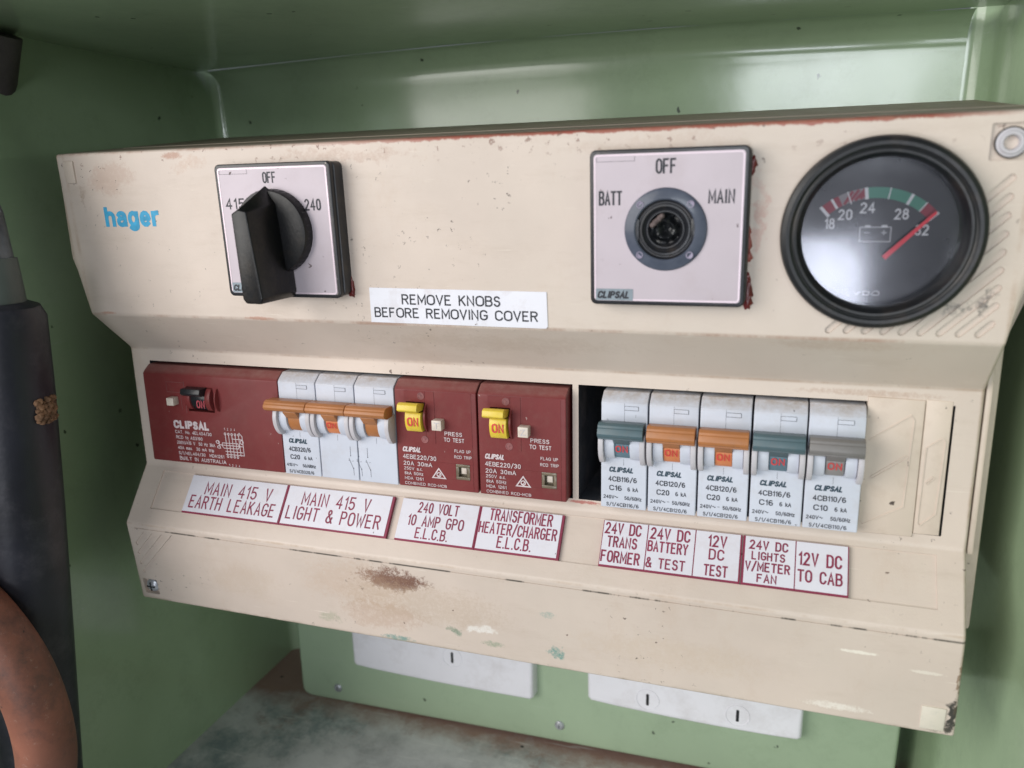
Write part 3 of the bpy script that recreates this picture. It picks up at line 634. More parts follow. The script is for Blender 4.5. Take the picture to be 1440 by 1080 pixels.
# combined RCD breakers
def rcbo(x0, wd, lab, btn):
    r = root('rcd_breaker', lab, 'circuit breaker', (x0, 0, 0), 0, 'maroon combined RCD breakers'); g = .2; F = 5.8
    bm = bmesh.new(); prismx(bm, body_profile(F), g, wd - g, .5); bo = finish('body', bm, m_maroon, r, ang=18)
    cu = bmesh.new(); box(cu, 5.3, 13.6, -3, 9, 1.8, 13.8); box(cu, 25.9, 31.9, 3.2, 9, -17.4, -10.9); boolean(bo, [cu], m_maroon); bo.data.set_sharp_from_angle(angle=math.radians(18))
    bm = bmesh.new(); 
    for a in ((4.5, 13.6, 13.9, 18.4), (4.5, 13.6, -3.2, 1.7), (13.7, wd / 2 - .2, -3.2, 18.4)): box(bm, a[0], a[1], F - .1, F + .16, a[2], a[3])
    for a in ((wd / 2 + .4, wd - 2.2, -10.8, 18.4), (wd / 2 + .4, 25.8, -17.5, -10.85), (32, wd - 2.2, -17.5, -10.85), (wd / 2 + .4, wd - 2.2, -22.2, -17.55)): box(bm, a[0], a[1], F - .1, F + .12, a[2], a[3])
    finish('raised_panel', bm, m_maroon, r, smooth=False)
    for c_ in ((11.9, 16.4), (12.9, -1.6)):
        bm = bmesh.new(); lathe(bm, [(1.5, F - .1), (1.5, F + .32), (1.2, F + .32), (1.1, F + .2), (.35, F + .2), (.3, F + .34), (0, F + .34)], *c_, 24); finish('rivet', bm, mat('rivet_dull', (.26, .09, .09), .5, .2, 400), r)
    bm = bmesh.new()
    prismx(bm, [(0, 9)] + ring_profile(2.2, 7.0, 7.6, 25, -40) + [(0, 1.9)], 6.2, 13.0, .2)
    st = finish('toggle_stem', bm, m_yellow, r)
    bm = bmesh.new(); prismx(bm, [(6, 10.8), (12.3, 11.1), (13.6, 12.0), (13.0, 14.3), (11.5, 14.8), (6, 13.4)], 4.7, 13.3, .3); finish('toggle', bm, m_yellow, r)
    bm = bmesh.new(); on_text(bm, 7.6, 12.0, 5.0, 3.1, 9.95); bmesh.ops.rotate(bm, cent=L(10, 9.9, 6.5), matrix=Matrix.Rotation(math.radians(2), 3, 'X'), verts=bm.verts); flat('on_marking', bm, m_red, r)
    bm = bmesh.new(); prismx(bm, [(F - 1, 1.2)] + ring_profile(1.0, 7.5, 7.8, 48, -48) + [(F - 1, 1.2)], 13.75, 14.5, 0); finish('cheek', bm, m_maroon, r)
    bm = bmesh.new(); box(bm, 17.6, 21.7, F - 1, F + 3.6, 3.5, 7.6, .25); finish('test_button', bm, m_button, r)
    bm = bmesh.new()
    if btn == 'T': ribbon(bm, [(18.6, 6.7), (20.7, 6.7)], .14, F + 3.7); ribbon(bm, [(19.65, 6.6), (19.65, 4.4)], .14, F + 3.72)
    else: ribbon(bm, [(18.7, 6.5), (20.4, 6.7), (18.9, 4.5), (20.7, 4.6)], .14, F + 3.7)
    flat('button_mark', bm, m_cheek, r)
    bm = bmesh.new(); box(bm, 25.9, 31.9, 2.6, 3.9, -17.4, -10.9)
    for a in ((25.9, 31.9, -17.4, -16.2), (25.9, 31.9, -12.1, -10.9), (25.9, 27.1, -16.2, -12.1), (30.7, 31.9, -16.2, -12.1)): box(bm, a[0], a[1], 3.5, F + .25, a[2], a[3], .2)
    fw = finish('flag_window', bm, m_window, r); bm = bmesh.new(); box(bm, 27.8, 30, 3.8, 4.9, -15.2, -12.7, .1); finish('trip_flag', bm, m_button, fw)
    w_ = F + .24
    bm = bmesh.new(); text(bm, 'CLIPSAL', 2.6, 11.4, -7.4, 2.2, w_, bold=.038, shear=.25, sp=.92); flat('logo', bm, m_whiteink, r)
    bm = bmesh.new()
    text(bm, '4EBE220/30', 2.7, 17.6, -10.4, 1.9, w_, bold=.006); text(bm, '20A 30mA', 2.8, 15.6, -13.2, 1.8, w_, bold=.006); text(bm, '250V a.c.', 2.9, 11.3, -15.2, 1.35, w_); text(bm, '8kA 50Hz', 3, 11.4, -17.3, 1.35, w_)
    text(bm, 'MDA 1261', 3, 11.4, -19.4, 1.3, w_); text(bm, 'COMBINED RCD-MCB', 3, 21.6, -21.5, 1.2, w_, sp=1.1)
    text(bm, 'PRESS', 21.6, 29.2, .7, 1.7, w_, bold=.004); text(bm, 'TO TEST', 21.2, 30, -1.8, 1.7, w_, bold=.004); text(bm, 'FLAG UP', 25.6, 32.6, -6, 1.3, w_); text(bm, 'RCD TRIP', 25.4, 32.9, -8.5, 1.3, w_)
    q = [(15.6, -17.5), (18.4, -13.5), (21.2, -17.5), (15.6, -17.5)]; ribbon(bm, q, .25, w_, cap=False); ribbon(bm, arc(18.4, -16.1, .9, .9, 0, 360, 12), .2, w_ + .02); ribbon(bm, [(17.7, -16.4), (18.3, -16.7), (19.1, -15.5)], .15, w_ + .04)
    flat('lettering', bm, m_whiteink, r); return r
rcbo(136.8, 35.5, 'maroon breaker with yellow toggle and button, directly beside the white three-pole breaker', 'T')
rcbo(172.6, 35.9, 'maroon breaker with yellow toggle and button, next to the cream divider and dark gap', '2')
# wide residual current device
r = root('earth_leakage_switch', 'wide maroon earth leakage switch with black toggle at the left end of the row', 'circuit breaker', (10.9, 0, 0)); F = 5.8
bm = bmesh.new(); prismx(bm, body_profile(F), .1, 70.9, .5); bo = finish('body', bm, m_maroon, r, ang=18)
cu = bmesh.new(); box(cu, 23.4, 37.4, -3, 9, 2.4, 13.8); boolean(bo, [cu], m_maroon); bo.data.set_sharp_from_angle(angle=math.radians(18))
for a, b_, rr in ((23.6, 26.4, 7.0), (34.6, 37.2, 7.2), (39.6, 40.2, 7.4)):
    bm = bmesh.new(); prismx(bm, [(2, 15)] + ring_profile(1.2, 8.4, rr, 42, -42) + [(2, 2)], a, b_, .15); finish('cheek', bm, m_maroon, r)
bm = bmesh.new(); prismx(bm, [(0, 12)] + ring_profile(1.4, 8.4, 6.3, 30, -60) + [(0, 3)], 26.6, 34.4, .2)
prismx(bm, [(5, 10.6), (9.8, 10.4), (11.2, 11.6), (10.6, 13.8), (5, 13.8)], 24.2, 34.4, .3); finish('toggle', bm, m_black, r)
bm = bmesh.new(); on_text(bm, 30.1, 34.0, 5.0, 3.0, 7.95); flat('on_marking', bm, mat('faded_red', (.40, .06, .08), .5), r)
bm = bmesh.new(); box(bm, 14.6, 18.3, F - 1, F + 3.4, 5.2, 8.7, .25); finish('test_button', bm, m_button, r)
bm = bmesh.new()
for a in ((12.6, 22, 15.2, 15.35), (12.6, 12.75, 10.8, 15.2), (12.6, 22.6, 10.6, 10.75), (19.9, 20.05, 2.8, 10.6), (22.2, 22.4, 1.5, 16)): box(bm, a[0], a[1], F - .05, F + .12, a[2], a[3])
finish('moulded_line', bm, m_maroon_top, r, smooth=False)
w_ = F + .06; bm = bmesh.new(); text(bm, 'CLIPSAL', 14, 33.6, -6.2, 3.9, w_, bold=.05, sp=.92); flat('logo', bm, m_whiteink, r)
bm = bmesh.new()
for i, (s, x1) in enumerate((('CAT. No. 4EL404/30', 34.4), ('RCD to AS3190', 29.2), ('200V/415 V  50 Hz 3kA', 35.6), ('40A max.  30 mA trip', 34.6), ('S/1/4EL404/30  MDA1261', 39.8))): text(bm, s, 14.4 + i * .15, x1, -8.6 - i * 2.5, 1.55, w_, bold=.008)
text(bm, 'BUILT IN AUSTRALIA', 15.2, 40.6, -21.2, 1.75, w_, bold=.012); flat('lettering', bm, m_whiteink, r)
bm = bmesh.new(); k = 0
def rb(p, t_=.17):
    global k
    ribbon(bm, p, t_, w_ + .012 * (k % 4)); k += 1
for i in range(5):
    x = 41.6 + i * 1.75
    if i < 4: text(bm, '1234'[i], x - .4, x + .2, -5.2, 1.1, w_); text(bm, '1234'[i], x + .2, x + .9, -22, 1.1, w_)
    rb(arc(x, -6.9, .45, .45, 0, 360, 10)); rb([(x, -7.4), (x + .3, -16.6)]); rb(arc(x + .3, -17.4, .45, .45, 0, 360, 10)) if i < 4 else None
rb([(39.6, -11.2), (47.8, -11.0), (48.6, -12.2), (47.8, -13.4), (40.2, -13.6), (39.4, -12.4), (39.6, -11.2)]); rb([(37.4, -10.2), (38.4, -13.8)]); rb(arc(37.2, -11, .9, .7, 0, 360, 10)); rb(arc(37.6, -13.3, .8, .6, 0, 360, 10)); rb([(38, -12.2), (50, -12.2)])
rb([(41, -15), (50, -15)]); rb([(41, -16.4), (50.6, -16.4), (50.4, -7.5), (49, -6)]); rb([(45, -9), (50, -9)]); rb(arc(50, -10.2, .8, .9, 0, 360, 10))
flat('wiring_diagram', bm, m_whiteink, r)

# ------------------------------------------------------------------ engraved labels on the sloping strip
def label_plate(x0, x1, lab, cells, lip_r=.75, rx=AS):
    """cells: (u0,u1,[(text,u0,u1,z,h)])"""
    r = root('engraved_label', lab, 'label', (0, 0, ZE_), AS, 'engraved labels below the breakers')
    v0, v1 = vS(-43.9), vS(-29.75)
    bm = bmesh.new(); box(bm, x0, x1, -.6, .9, v0, v1, .08, 1); finish('backing', bm, m_wine, r)
    for (a, b_, lines) in cells:
        bm = bmesh.new(); box(bm, a, b_, .8, 1.0, v0 + .75, v1 - .12); finish('white_face', bm, m_label, r, smooth=False)
        bm = bmesh.new()
        for (s, u0, u1, z, h, wt) in lines: stroke(bm, s, u0, u1, vS(z), h, 1.04, wt, .26)
        flat('lettering', bm, m_wine, r)
label_plate(30.0, 81.3, 'white engraved label reading MAIN 415 V EARTH LEAKAGE', [(30.1, 80.5, [('MAIN 415 V', 39.3, 73.9, -36.3, 5.3, .13), ('EARTH LEAKAGE', 33.0, 77.6, -41.6, 5.3, .13)])])
label_plate(81.4, 133.2, 'white engraved label reading MAIN 415 V LIGHT & POWER', [(81.9, 132.1, [('MAIN 415 V', 90.0, 122.6, -35.9, 5.2, .13), ('LIGHT & POWER', 84.0, 129.0, -41.2, 5.3, .13)])])
label_plate(137.0, 171.9, 'white engraved label reading 240 VOLT 10 AMP GPO E.L.C.B.', [(137.1, 171.2, [('240 VOLT', 145.0, 162.6, -33.9, 4.0, .15), ('10 AMP GPO', 141.5, 165.8, -38.4, 4.1, .15), ('E.L.C.B.', 146.0, 160.0, -42.4, 4.0, .15)])])
label_plate(172.0, 206.9, 'white engraved label reading TRANSFORMER HEATER/CHARGER E.L.C.B.', [(172.5, 205.9, [('TRANSFORMER', 176.4, 202.2, -33.7, 4.3, .15), ('HEATER/CHARGER', 172.9, 204.8, -38.0, 4.1, .15), ('E.L.C.B.', 181.5, 195.2, -42.2, 4.2, .15)])])
label_plate(222.5, 273.9, 'long white engraved label in three cells, from 24V DC TRANS FORMER to 12V DC TEST',
    [(222.8, 239.5, [('24V DC', 223.7, 237.0, -33.6, 3.9, .17), ('TRANS', 225.0, 236.0, -37.6, 3.7, .17), ('FORMER', 223.3, 237.6, -42.2, 3.9, .17)]),
     (239.9, 257.1, [('24V DC', 241.0, 255.2, -33.7, 3.9, .17), ('BATTERY', 240.4, 254.8, -37.5, 3.6, .17), ('& TEST', 240.3, 254.3, -42.3, 3.4, .17)]),
     (257.5, 273.3, [('12V', 262.2, 268.4, -34.0, 3.8, .17), ('DC', 262.8, 267.8, -37.8, 3.5, .17), ('TEST', 261.4, 269.4, -42.5, 3.6, .17)])])
label_plate(274.3, 310.0, 'short white engraved label in two cells, V/METER FAN and 12V DC TO CAB',
    [(275.1, 292.2, [('24V DC', 276.8, 289.6, -33.3, 2.9, .2), ('LIGHTS', 277.7, 288.8, -36.3, 2.6, .2), ('V/METER', 275.7, 290.6, -39.5, 2.9, .2), ('FAN', 279.9, 286.3, -42.6, 2.6, .2)]),
     (292.6, 309.6, [('12V DC', 293.7, 307.5, -36.2, 4.1, .17), ('TO CAB', 293.5, 307.8, -40.9, 3.8, .17)])])
# paper sticker
r = root('warning_sticker', 'white paper sticker reading REMOVE KNOBS BEFORE REMOVING COVER', 'sticker', (0, DB_, ZB_), AU)
bm = bmesh.new(); prism(bm, [(136.3, vU(47.9)), (205.0, vU(47.6)), (205.6, vU(48.4)), (205.4, vU(60.6)), (136.5, vU(61.0))], .02, .3, .06, 1); finish('sheet', bm, m_sticker, r, smooth=False)
bm = bmesh.new(); text(bm, 'REMOVE KNOBS', 149.6, 188.4, vU(54.9), 3.9, .34, bold=-.004); text(bm, 'BEFORE REMOVING COVER', 138.0, 202.2, vU(49.9), 3.8, .34, bold=-.004); flat('lettering', bm, m_ink, r)

# ------------------------------------------------------------------ rotary switches
T1 = 7.5; T2 = 6.5
def rotary(x0, lab, th, words, face_w):
    r = root('rotary_switch', lab, 'rotary switch', (0, DB_, ZB_), AU, 'square rotary switches'); x1 = x0 + 49.2; v0, v1 = vU(57.9), vU(107.0)
    bm = bmesh.new(); prism(bm, rrect(x0 + (1.2 if th > 7 else .4), x1 + (.6 if th > 7 else .3), v0 + .4, v1 + .7 * 0 - .2, 2.2), -.5, th - 2.2, .3); prism(bm, rrect(x0, x1, v0, v1, 2.0), th - 2.6, th, .5, 3)
    bp = finish('base_plate', bm, m_black, r)
    if th == T2: cu = bmesh.new(); lathe(cu, [(0, 1), (9.2, 1), (9.2, 12), (0, 12)], 246.7, vU(82.2), 64); boolean(bp, [cu], m_black, True); bp.data.set_sharp_from_angle(angle=math.radians(35))
    bm = bmesh.new(); prism(bm, rrect(x0 + 1.3, x1 - 1.3, v0 + 1.3, v1 - 1.3, 1.2), th - .2, th + .15, .1, 1); fp = finish('face_plate', bm, m_silver, r)
    if th == T2: cu = bmesh.new(); lathe(cu, [(0, 1), (9.2, 1), (9.2, 12), (0, 12)], 246.7, vU(82.2), 64); boolean(fp, [cu], m_silver); fp.data.set_sharp_from_angle(angle=math.radians(35))
    bm = bmesh.new(); q = rrect(x0 + 1.75, x1 - 1.75, v0 + 1.75, v1 - 1.75, 1.0); ribbon(bm, q + [q[0]], .28, th + .2); flat('rim_line', bm, m_edge, r)
    bm = bmesh.new()
    for (s, u0, u1, z, h) in words: stroke(bm, s, u0, u1, vU(z), h, th + .2, .16, .26)
    q = [(x0 + 2.3, vU(103.4)), (x0 + 14.4, vU(103.4)), (x0 + 14.4, vU(105.0)), (x0 + 2.3, vU(105.0)), (x0 + 2.3, vU(103.4))]; ribbon(bm, q, .05, th + .2)
    flat('lettering', bm, m_ink, r)
    bm = bmesh.new(); box(bm, x0 + 1.9, x0 + 14.2, th + .1, th + .3, vU(59.4), vU(63.2)); finish('logo_patch', bm, mat('logo_grey', (.24, .29, .33), .4, .1, 200), r, smooth=False)
    bm = bmesh.new(); text(bm, 'CLIPSAL', x0 + 2.3, x0 + 13.7, vU(60.0), 2.5, th + .34, bold=.038, shear=.25, sp=.92); flat('logo', bm, m_ink, r)
    return r
r = rotary(79.6, 'square rotary switch with black pointer knob, marked 415, OFF and 240', T1, [('OFF', 100.8, 106.0, 100.1, 3.5), ('415', 83.4, 91.5, 90.9, 3.5), ('240', 117.4, 123.8, 90.1, 3.6)], 0)
cx, cz = 104.0, vU(82.4)
bm = bmesh.new(); lathe(bm, [(0, T1 + 4.8), (13.2, T1 + 4.8), (14.8, T1 + 4.4), (15.3, T1 + 3.4), (15.4, T1 + .15)], cx, cz, 72)
for k in range(40):
    a = 2 * PI * k / 40; 
    box(bm, cx + 15.2 * math.cos(a) - .25, cx + 15.2 * math.cos(a) + .25, T1 + .2, T1 + 3.2, cz + 15.2 * math.sin(a) - .25, cz + 15.2 * math.sin(a) + .25)
finish('dial', bm, m_knob, r)
bm = bmesh.new()  # tall pointer grip
def grip(b):
    base_ = [(99.8, 91.5, .3), (103.6, 99.4, 3.5), (108.4, 93.5, .3), (110.2, 60.5, .3), (108.8, 58.2, .3), (101.2, 58.6, .3), (99.6, 61.0, .3)]
    top_ = [(100.4, 90.3), (103.4, 91.6), (106.6, 91.0), (109.4, 60.6), (108.4, 58.8), (102.2, 58.9), (101.0, 60.5)]
    A_ = [b.verts.new(L(x, T1 + q, vU(z))) for x, z, q in base_]; B_ = [b.verts.new(L(x, 28, vU(z))) for x, z in top_]
    b.faces.new(B_); b.faces.new(A_[::-1])
    for i in range(7): b.faces.new((A_[i], A_[(i + 1) % 7], B_[(i + 1) % 7], B_[i]))
    bmesh.ops.recalc_face_normals(b, faces=b.faces)
    bmesh.ops.bevel(b, geom=list(b.edges), offset=.0006, segments=3, affect='EDGES', profile=.5)
grip(bm); finish('pointer_grip', bm, m_knob, r)
r = rotary(222.4, 'square rotary switch without its knob, round dark socket bare, marked BATT, OFF and MAIN', T2, [('OFF', 243.7, 249.6, 99.6, 4.0), ('BATT', 225.7, 232.7, 90.2, 3.9), ('MAIN', 259.9, 267.4, 90.3, 3.7)], 0)
cx, cz = 246.7, vU(82.2)
bm = bmesh.new(); lathe(bm, [(9.3, T2), (9.3, T2 + 1.2), (9.7, T2 + 1.5), (12.0, T2 + 1.1), (12.7, T2 + .8), (13.0, T2 + .15)], cx, cz, 72); finish('clear_ring', bm, m_ring, r)
for a in (45, 135, 225, 315):
    bm = bmesh.new(); lathe(bm, [(1.15, T2 + .9), (1.1, T2 + 1.6), (.85, T2 + 1.6), (.8, T2 + 1.25), (0, T2 + 1.25)], cx + 11.1 * math.cos(math.radians(a)), cz + 11.1 * math.sin(math.radians(a)), 24)
    finish('ring_stud', bm, mat('stud_lilac', (.34, .30, .40), .2, .1), r)
bm = bmesh.new(); lathe(bm, [(9.4, T2 + .7), (9.0, T2 + .9), (8.6, T2 + .5), (8.2, T2 + .5), (7.9, T2 + .95), (7.3, T2 + 1.0), (7.0, T2 + .4), (6.3, T2 - .2), (5.9, T2 + .2), (5.5, T2 + .2), (5.2, T2 - 1.5), (4.6, T2 - 2.5), (0, T2 - 3)], cx, cz, 64); finish('socket', bm, m_black, r)
bm = bmesh.new(); b2 = bmesh.new(); rr = []
from mathutils import noise as mn
for i in range(15):
    rd = 5.0 * i / 14; n_ = 40
    rr.append([b2.verts.new(L(cx + rd * math.cos(2 * PI * k / n_), T2 - 2.4 + 2.2 * math.exp(-((rd - 2.6) / 1.3) ** 2) + 1.5 * mn.noise(Vector((rd * math.cos(2 * PI * k / n_) * .6, rd * math.sin(2 * PI * k / n_) * .6, 3.1))), cz + rd * math.sin(2 * PI * k / n_))) for k in range(n_)] if i else [b2.verts.new(L(cx, T2 - 2.6, cz))])
for k in range(40): b2.faces.new((rr[0][0], rr[1][k], rr[1][(k + 1) % 40]))
for a_, c_ in zip(rr[1:], rr[2:]):
    for k in range(40): b2.faces.new((a_[k], c_[k], c_[(k + 1) % 40], a_[(k + 1) % 40]))
merge(bm, b2)
finish('spindle', bm, mat('rough_black', (.008, .009, .011), .3, .3, 300, .6, 900), r)
bm = bmesh.new()
for i in range(5):
    b2 = bmesh.new(); bmesh.ops.create_icosphere(b2, subdivisions=2, radius=1)
    for v in b2.verts: v.co = L(cx - 4.2 + i * .75 + v.co.x * .9, T2 - .5 + v.co.y * .8, cz + 1.4 + i * .7 + v.co.z * (.9 + .2 * (i % 2)))
    merge(bm, b2)
finish('torn_insert', bm, mat('torn_grey_pink', (.17, .125, .12), .7, .35, 300, .6, 900), r)
for b0 in (0, 180):
    bm = bmesh.new(); a = math.radians(b0); x = cx + 8.9 * math.cos(a); box(bm, x - .8, x + .8, T2 + .2, T2 + 1.1, cz - 3.4, cz + 3.4, .2); finish('socket_lug', bm, m_black, r)

# ------------------------------------------------------------------ voltmeter
r = root('battery_voltmeter', 'round black battery voltmeter with red needle at 32, scale 18 to 32', 'gauge', (0, DB_, ZB_), AU)
gx, gz = 309.2, vU(80.3)
bm = bmesh.new(); lathe(bm, [(27.6, -.2), (28.1, .8), (28.1, 4.6), (27.6, 5.9), (26.4, 6.6), (25.4, 6.5), (24.9, 5.9), (24.6, 5.8), (24.1, 6.1), (23.4, 6.0), (22.9, 5.2), (22.3, 3.6), (21.9, 1.4), (21.7, -3.2)], gx, gz, 128); finish('bezel', bm, m_blackg, r)
bm = bmesh.new(); lathe(bm, [(0, -3), (21.75, -3)], gx, gz, 96); finish('dial_face', bm, m_dial, r)
bm = bmesh.new(); lathe(bm, [(0, 1.9), (8, 1.86), (16, 1.72), (21.98, 1.45)], gx, gz, 96); finish('glass', bm, m_glass, r)
cor = lambda X, Z: (X + (X - 282.67) * 6 / 262., Z + (Z - 94.9) * 6 / 262.)
ax, az = cor(307.2, 71.0); az = vU(az); R0, R1 = 19.9, 23.1
R1 = min(R1, 23.1)
def sector(bm, a0, a1, r0, r1, w_, n=10):
    A_ = [bm.verts.new(L(ax + r0 * math.cos(math.radians(a0 + (a1 - a0) * i / n)), w_, az + r0 * math.sin(math.radians(a0 + (a1 - a0) * i / n)))) for i in range(n + 1)]
    B_ = [bm.verts.new(L(ax + r1 * math.cos(math.radians(a0 + (a1 - a0) * i / n)), w_, az + r1 * math.sin(math.radians(a0 + (a1 - a0) * i / n)))) for i in range(n + 1)]
    for i in range(n): bm.faces.new((A_[i], A_[i + 1], B_[i + 1], B_[i]))
bm = bmesh.new(); sector(bm, 97, 52, R0, R1, -2.9, 16); flat('green_band', bm, m_dgreen, r)
bm = bmesh.new(); sector(bm, 131, 117, R0, R1, -2.9); sector(bm, 52, 42, R0, R1, -2.9); flat('red_band', bm, m_dred, r)
bm = bmesh.new(); sector(bm, 117, 97, R0, R1, -2.93); flat('grey_band', bm, m_dgrey, r)
bm = bmesh.new()
for a in (115.5, 111, 106.5, 102, 98.5):
    q = math.radians(a); q2 = math.radians(a - 9 if a > 106 else max(97.2, a - 7)); rr2 = R1 - .2
    ribbon(bm, [(ax + (R0 + .2) * math.cos(q), az + (R0 + .2) * math.sin(q)), (ax + rr2 * math.cos(q2), az + rr2 * math.sin(q2))], .42, -2.88, cap=False)
flat('hatching', bm, m_dred, r)
bm = bmesh.new()
for a, hw, r0 in ((131.3, .45, 19.4), (122, .35, R0), (110, .16, R0 - .5), (97, .48, R0 - .2), (80, .16, R0 - .1), (64, .42, R0 - .1), (52.5, .16, R0), (41.7, .42, R0 - .1)):
    q = math.radians(a); ribbon(bm, [(ax + r0 * math.cos(q), az + r0 * math.sin(q)), (ax + (R1 + .1) * math.cos(q), az + (R1 + .1) * math.sin(q))], hw, -2.85, cap=False)
for s, X, Z, wd in (('18', 293.9, 81.8, 2.6), ('20', 297.5, 84.4, 3.7), ('24', 303.4, 86.3, 3.8), ('28', 312.8, 84.4, 3.6), ('32', 318.6, 79.8, 3.4)):
    a, b_ = cor(X, Z); stroke(bm, s, a, a + wd, vU(b_), 2.75, -2.85, .17, .22)
flat('scale', bm, m_dwhite, r)
bm = bmesh.new(); a, b_ = cor(303.6, 77.9); b_ = vU(b_); ribbon(bm, [(a, b_), (a, b_ + 4.2), (a + 8.6, b_ + 4.2), (a + 8.6, b_ - 0.1), (a, b_)], .11, -2.85)
for x in (1.6, 6.2): ribbon(bm, [(a + x, b_ + 4.5), (a + x + 1.1, b_ + 4.5)], .3, -2.84)
ribbon(bm, [(a + 1.2, b_ + 2.6), (a + 2.7, b_ + 2.6)], .1, -2.85); ribbon(bm, [(a + 6, b_ + 2.6), (a + 7.5, b_ + 2.6)], .1, -2.85); ribbon(bm, [(a + 6.75, b_ + 3.3), (a + 6.75, b_ + 1.9)], .1, -2.83)
flat('battery_symbol', bm, m_dwhite, r)
a, b_ = cor(303.2, 61.7); bm = bmesh.new(); text(bm, 'VDO', a, a + 7.4, vU(b_), 1.45, -2.85, sp=1.25); flat('maker_name', bm, m_dwhite, r)
a, b_ = cor(320.6, 68.0); bm = bmesh.new(); lathe(bm, [(0, -2.9), (2.2, -2.9)], a, vU(b_), 24); flat('faint_stamp', bm, mat('stamp', (.022, .022, .03), .4), r)
bm = bmesh.new(); n0 = (311.1, vU(72.8)); n1 = (324.2, vU(86.1)); d = Vector((n1[0] - n0[0], n1[1] - n0[1])).normalized(); p_ = Vector((-d.y, d.x))
prism(bm, [(n0[0] + p_.x * .75, n0[1] + p_.y * .75), (n0[0] - p_.x * .75, n0[1] - p_.y * .75), (n1[0] - p_.x * .4, n1[1] - p_.y * .4), (n1[0] + p_.x * .4, n1[1] + p_.y * .4)], -.9, -.5); finish('needle', bm, m_needle, r, smooth=False)

# ------------------------------------------------------------------ socket box under the enclosure
r = root('socket_mounting_box', 'pale green box on the back wall carrying the two power outlets', 'mounting box', (0, 0, 0)); DS = -95
bm = bmesh.new(); prism(bm, [(6.8, -130), (6.8, -206)] + arc(13.5, -208.5, 6.5, 6, 190, 270, 6) + [(348.6, -208.5), (350.5, -130)], DW + 1, DS, 2.5, 4); finish('box', bm, m_block, r)
def screw(x, z):
    bm = bmesh.new(); lathe(bm, [(2.8, DS - .1), (2.7, DS + .6), (1.9, DS + 1.3), (0, DS + 1.5)], x, z, 24); o = finish('screw', bm, m_steel, r)
    bm = bmesh.new(); box(bm, x - .22, x + .22, DS + 1.2, DS + 1.56, z - 1.1, z + 1.1); finish('slot', bm, m_black, o)
screw(33.7, -204.2); screw(176.7, -200.0)
def outlet(x0, x1, zb, sag, slots, lab):
    r = root('power_outlet', lab, 'power outlet', (0, 0, 0), 0, 'white double power outlets')
    pts = [(x0, -140), (x0 + .5, zb + 2.5 + 2)] + [(x0 + 2.2, zb + 2.6)]
    for i in range(1, 8): f = i / 8; pts.append((x0 + 2 + (x1 - x0 - 4) * f, zb + 2.2 - sag * math.sin(f * PI * .8)))
    pts += [(x1 - 2.2, zb + 1.4), (x1 - .3, zb + 3), (x1, -140)]
    bm = bmesh.new(); prism(bm, pts, DS - .1, DS + 7, 2.2, 4, .01); finish('plate', bm, m_socket, r)
    for x, z in slots:
        bm = bmesh.new(); prism(bm, rrect(x - .75, x + .75, z - 3.4, z + 3.4, .4, 2), DS + 6.9, DS + 7.08); finish('slot', bm, m_black, r, smooth=False)
        bm = bmesh.new(); lathe(bm, [(6.2, DS + 7.0), (6.1, DS + 7.3), (5.8, DS + 7.3), (5.7, DS + 7.02)], x, z, 32) ; finish('earth_ring', bm, m_socket, r)
outlet(49, 164, -184, 1.2, [(115.2, -164)], 'white double power outlet half hidden under the enclosure, left one with a single slot showing')
outlet(193.5, 305, -178.5, 1.6, [(227, -168.6), (273, -168.6)], 'white double power outlet under the enclosure, right one with two slots showing')

# ------------------------------------------------------------------ pipes and hoses at the left
def at(z, px_x, d): return P(px_x, d, z)
r = root('black_tube', 'thick black rubber covered tube standing at the left of the enclosure', 'tube', (0, 60, -60))
def child(name, bm, m, parent):
    o = finish(name, bm, m); o.parent = parent; o.matrix_parent_inverse = Matrix.Translation(parent.location).inverted(); return o
bm = bmesh.new()
tube(bm, [P(-1.2, 60, 58), P(-1.3, 60, 56.5), P(-1.6, 60, 52.5), P(-4.5, 60, 20), P(-9.5, 60, -30), P(-16.5, 60, -90), P(-26, 60, -170), P(-32, 60, -214)], [10, 14, 16, 16.5, 16.5, 16.5, 16.5, 16.5], 36)
child('rubber_sleeve', bm, m_hose, r)
bm = bmesh.new(); tube(bm, [P(-3.3, 60, 57), P(-3.5, 60, 62), P(-3.9, 60, 74)], [11.0, 11.0, 10.6], 32); child('collar', bm, m_sleeve, r)
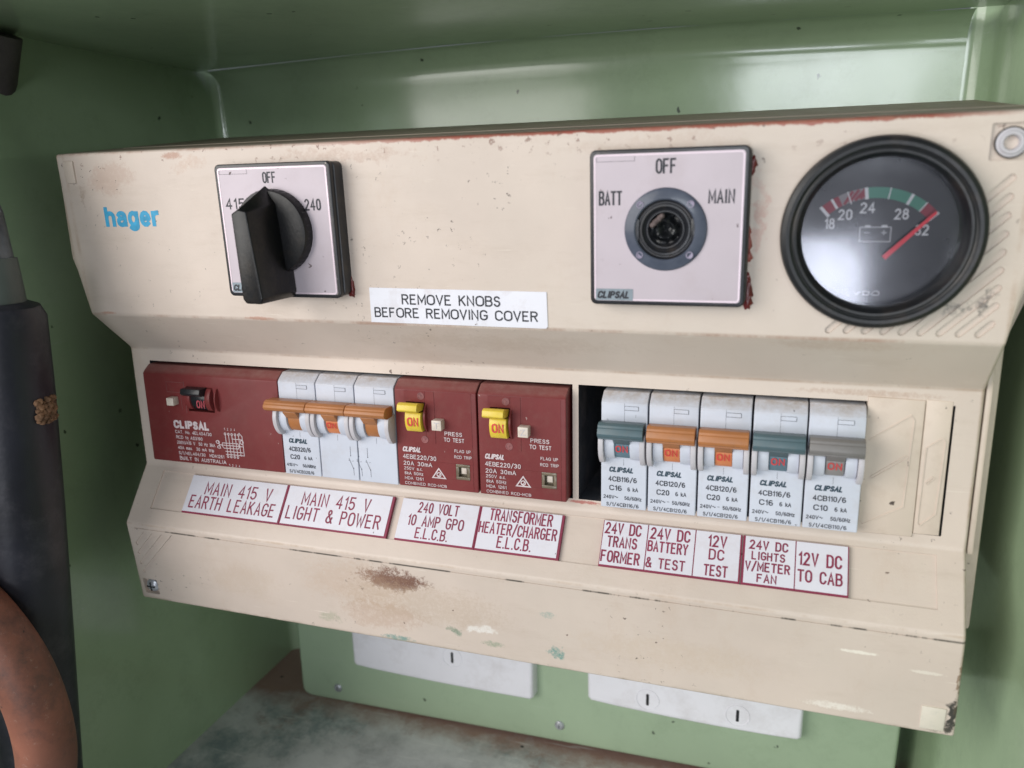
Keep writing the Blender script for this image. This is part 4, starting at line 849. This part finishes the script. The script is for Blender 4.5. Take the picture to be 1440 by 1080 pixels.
bm = bmesh.new(); tube(bm, [P(-4.6, 60, 73), P(-5.6, 60, 90), P(-11, 61, 112), P(-18, 62, 134), P(-22, 62, 165)], [10.0, 9.6, 8.5, 7.5, 7], 32); child('metal_pipe', bm, m_alu, r)
bm = bmesh.new(); pts = [P(-46, 88, -30), P(-32, 86, -42), P(-14, 84, -58), P(0, 82, -78), P(6, 80, -100), P(5, 78, -126), P(-4, 76, -152), P(-17, 74, -178), P(-32, 72, -204)]
from mathutils import geometry
def smooth_path(pts, k=4):
    o = []
    for i in range(len(pts) - 1):
        a, b_, c, d_ = pts[max(i - 1, 0)], pts[i], pts[i + 1], pts[min(i + 2, len(pts) - 1)]
        for j in range(k):
            t_ = j / k; o.append(.5 * ((2 * b_) + (c - a) * t_ + (2 * a - 5 * b_ + 4 * c - d_) * t_ * t_ + (3 * b_ - a - 3 * c + d_) * t_ ** 3))
    o.append(pts[-1]); return o
tube(bm, smooth_path(pts), 11.3, 28); o = finish('orange_hose', bm, m_hose2); o['label'] = 'dirty orange hose curving down in front of the black tube'; o['category'] = 'hose'
bm = bmesh.new(); random.seed(3)
for i in range(90):
    b2 = bmesh.new(); bmesh.ops.create_icosphere(b2, subdivisions=2, radius=1); s_ = random.uniform(.7, 1.5)
    an_ = random.uniform(-.45, .12); cz_ = 15 + random.uniform(-5.2, 5.2) * math.cos(random.uniform(-1, 1)); cx_ = -4.9 + 16.9 * math.cos(an_); cd = 60 + 16.9 * math.sin(an_)
    for v in b2.verts: v.co = P(cx_, cd, cz_) + v.co * s_ * random.uniform(.75, 1.2) / 1000
    merge(bm, b2)
o = finish('mud_nest', bm, m_mud, ang=60); o['label'] = 'small brown lumpy mud nest stuck on the side of the black tube'; o['category'] = 'insect nest'
bm = bmesh.new(); tube(bm, smooth_path([P(-52, 8, 141), P(-47, 10, 148), P(-42, 12, 155), P(-38, 12, 165)]), [11] * 13, 24); o = finish('grey_conduit', bm, mat('dusty_grey_conduit', (.10, .085, .085), .7, .2, 60, .4), None)
o['label'] = 'blurred dark grey conduit at the top left corner under the ceiling'; o['category'] = 'conduit'
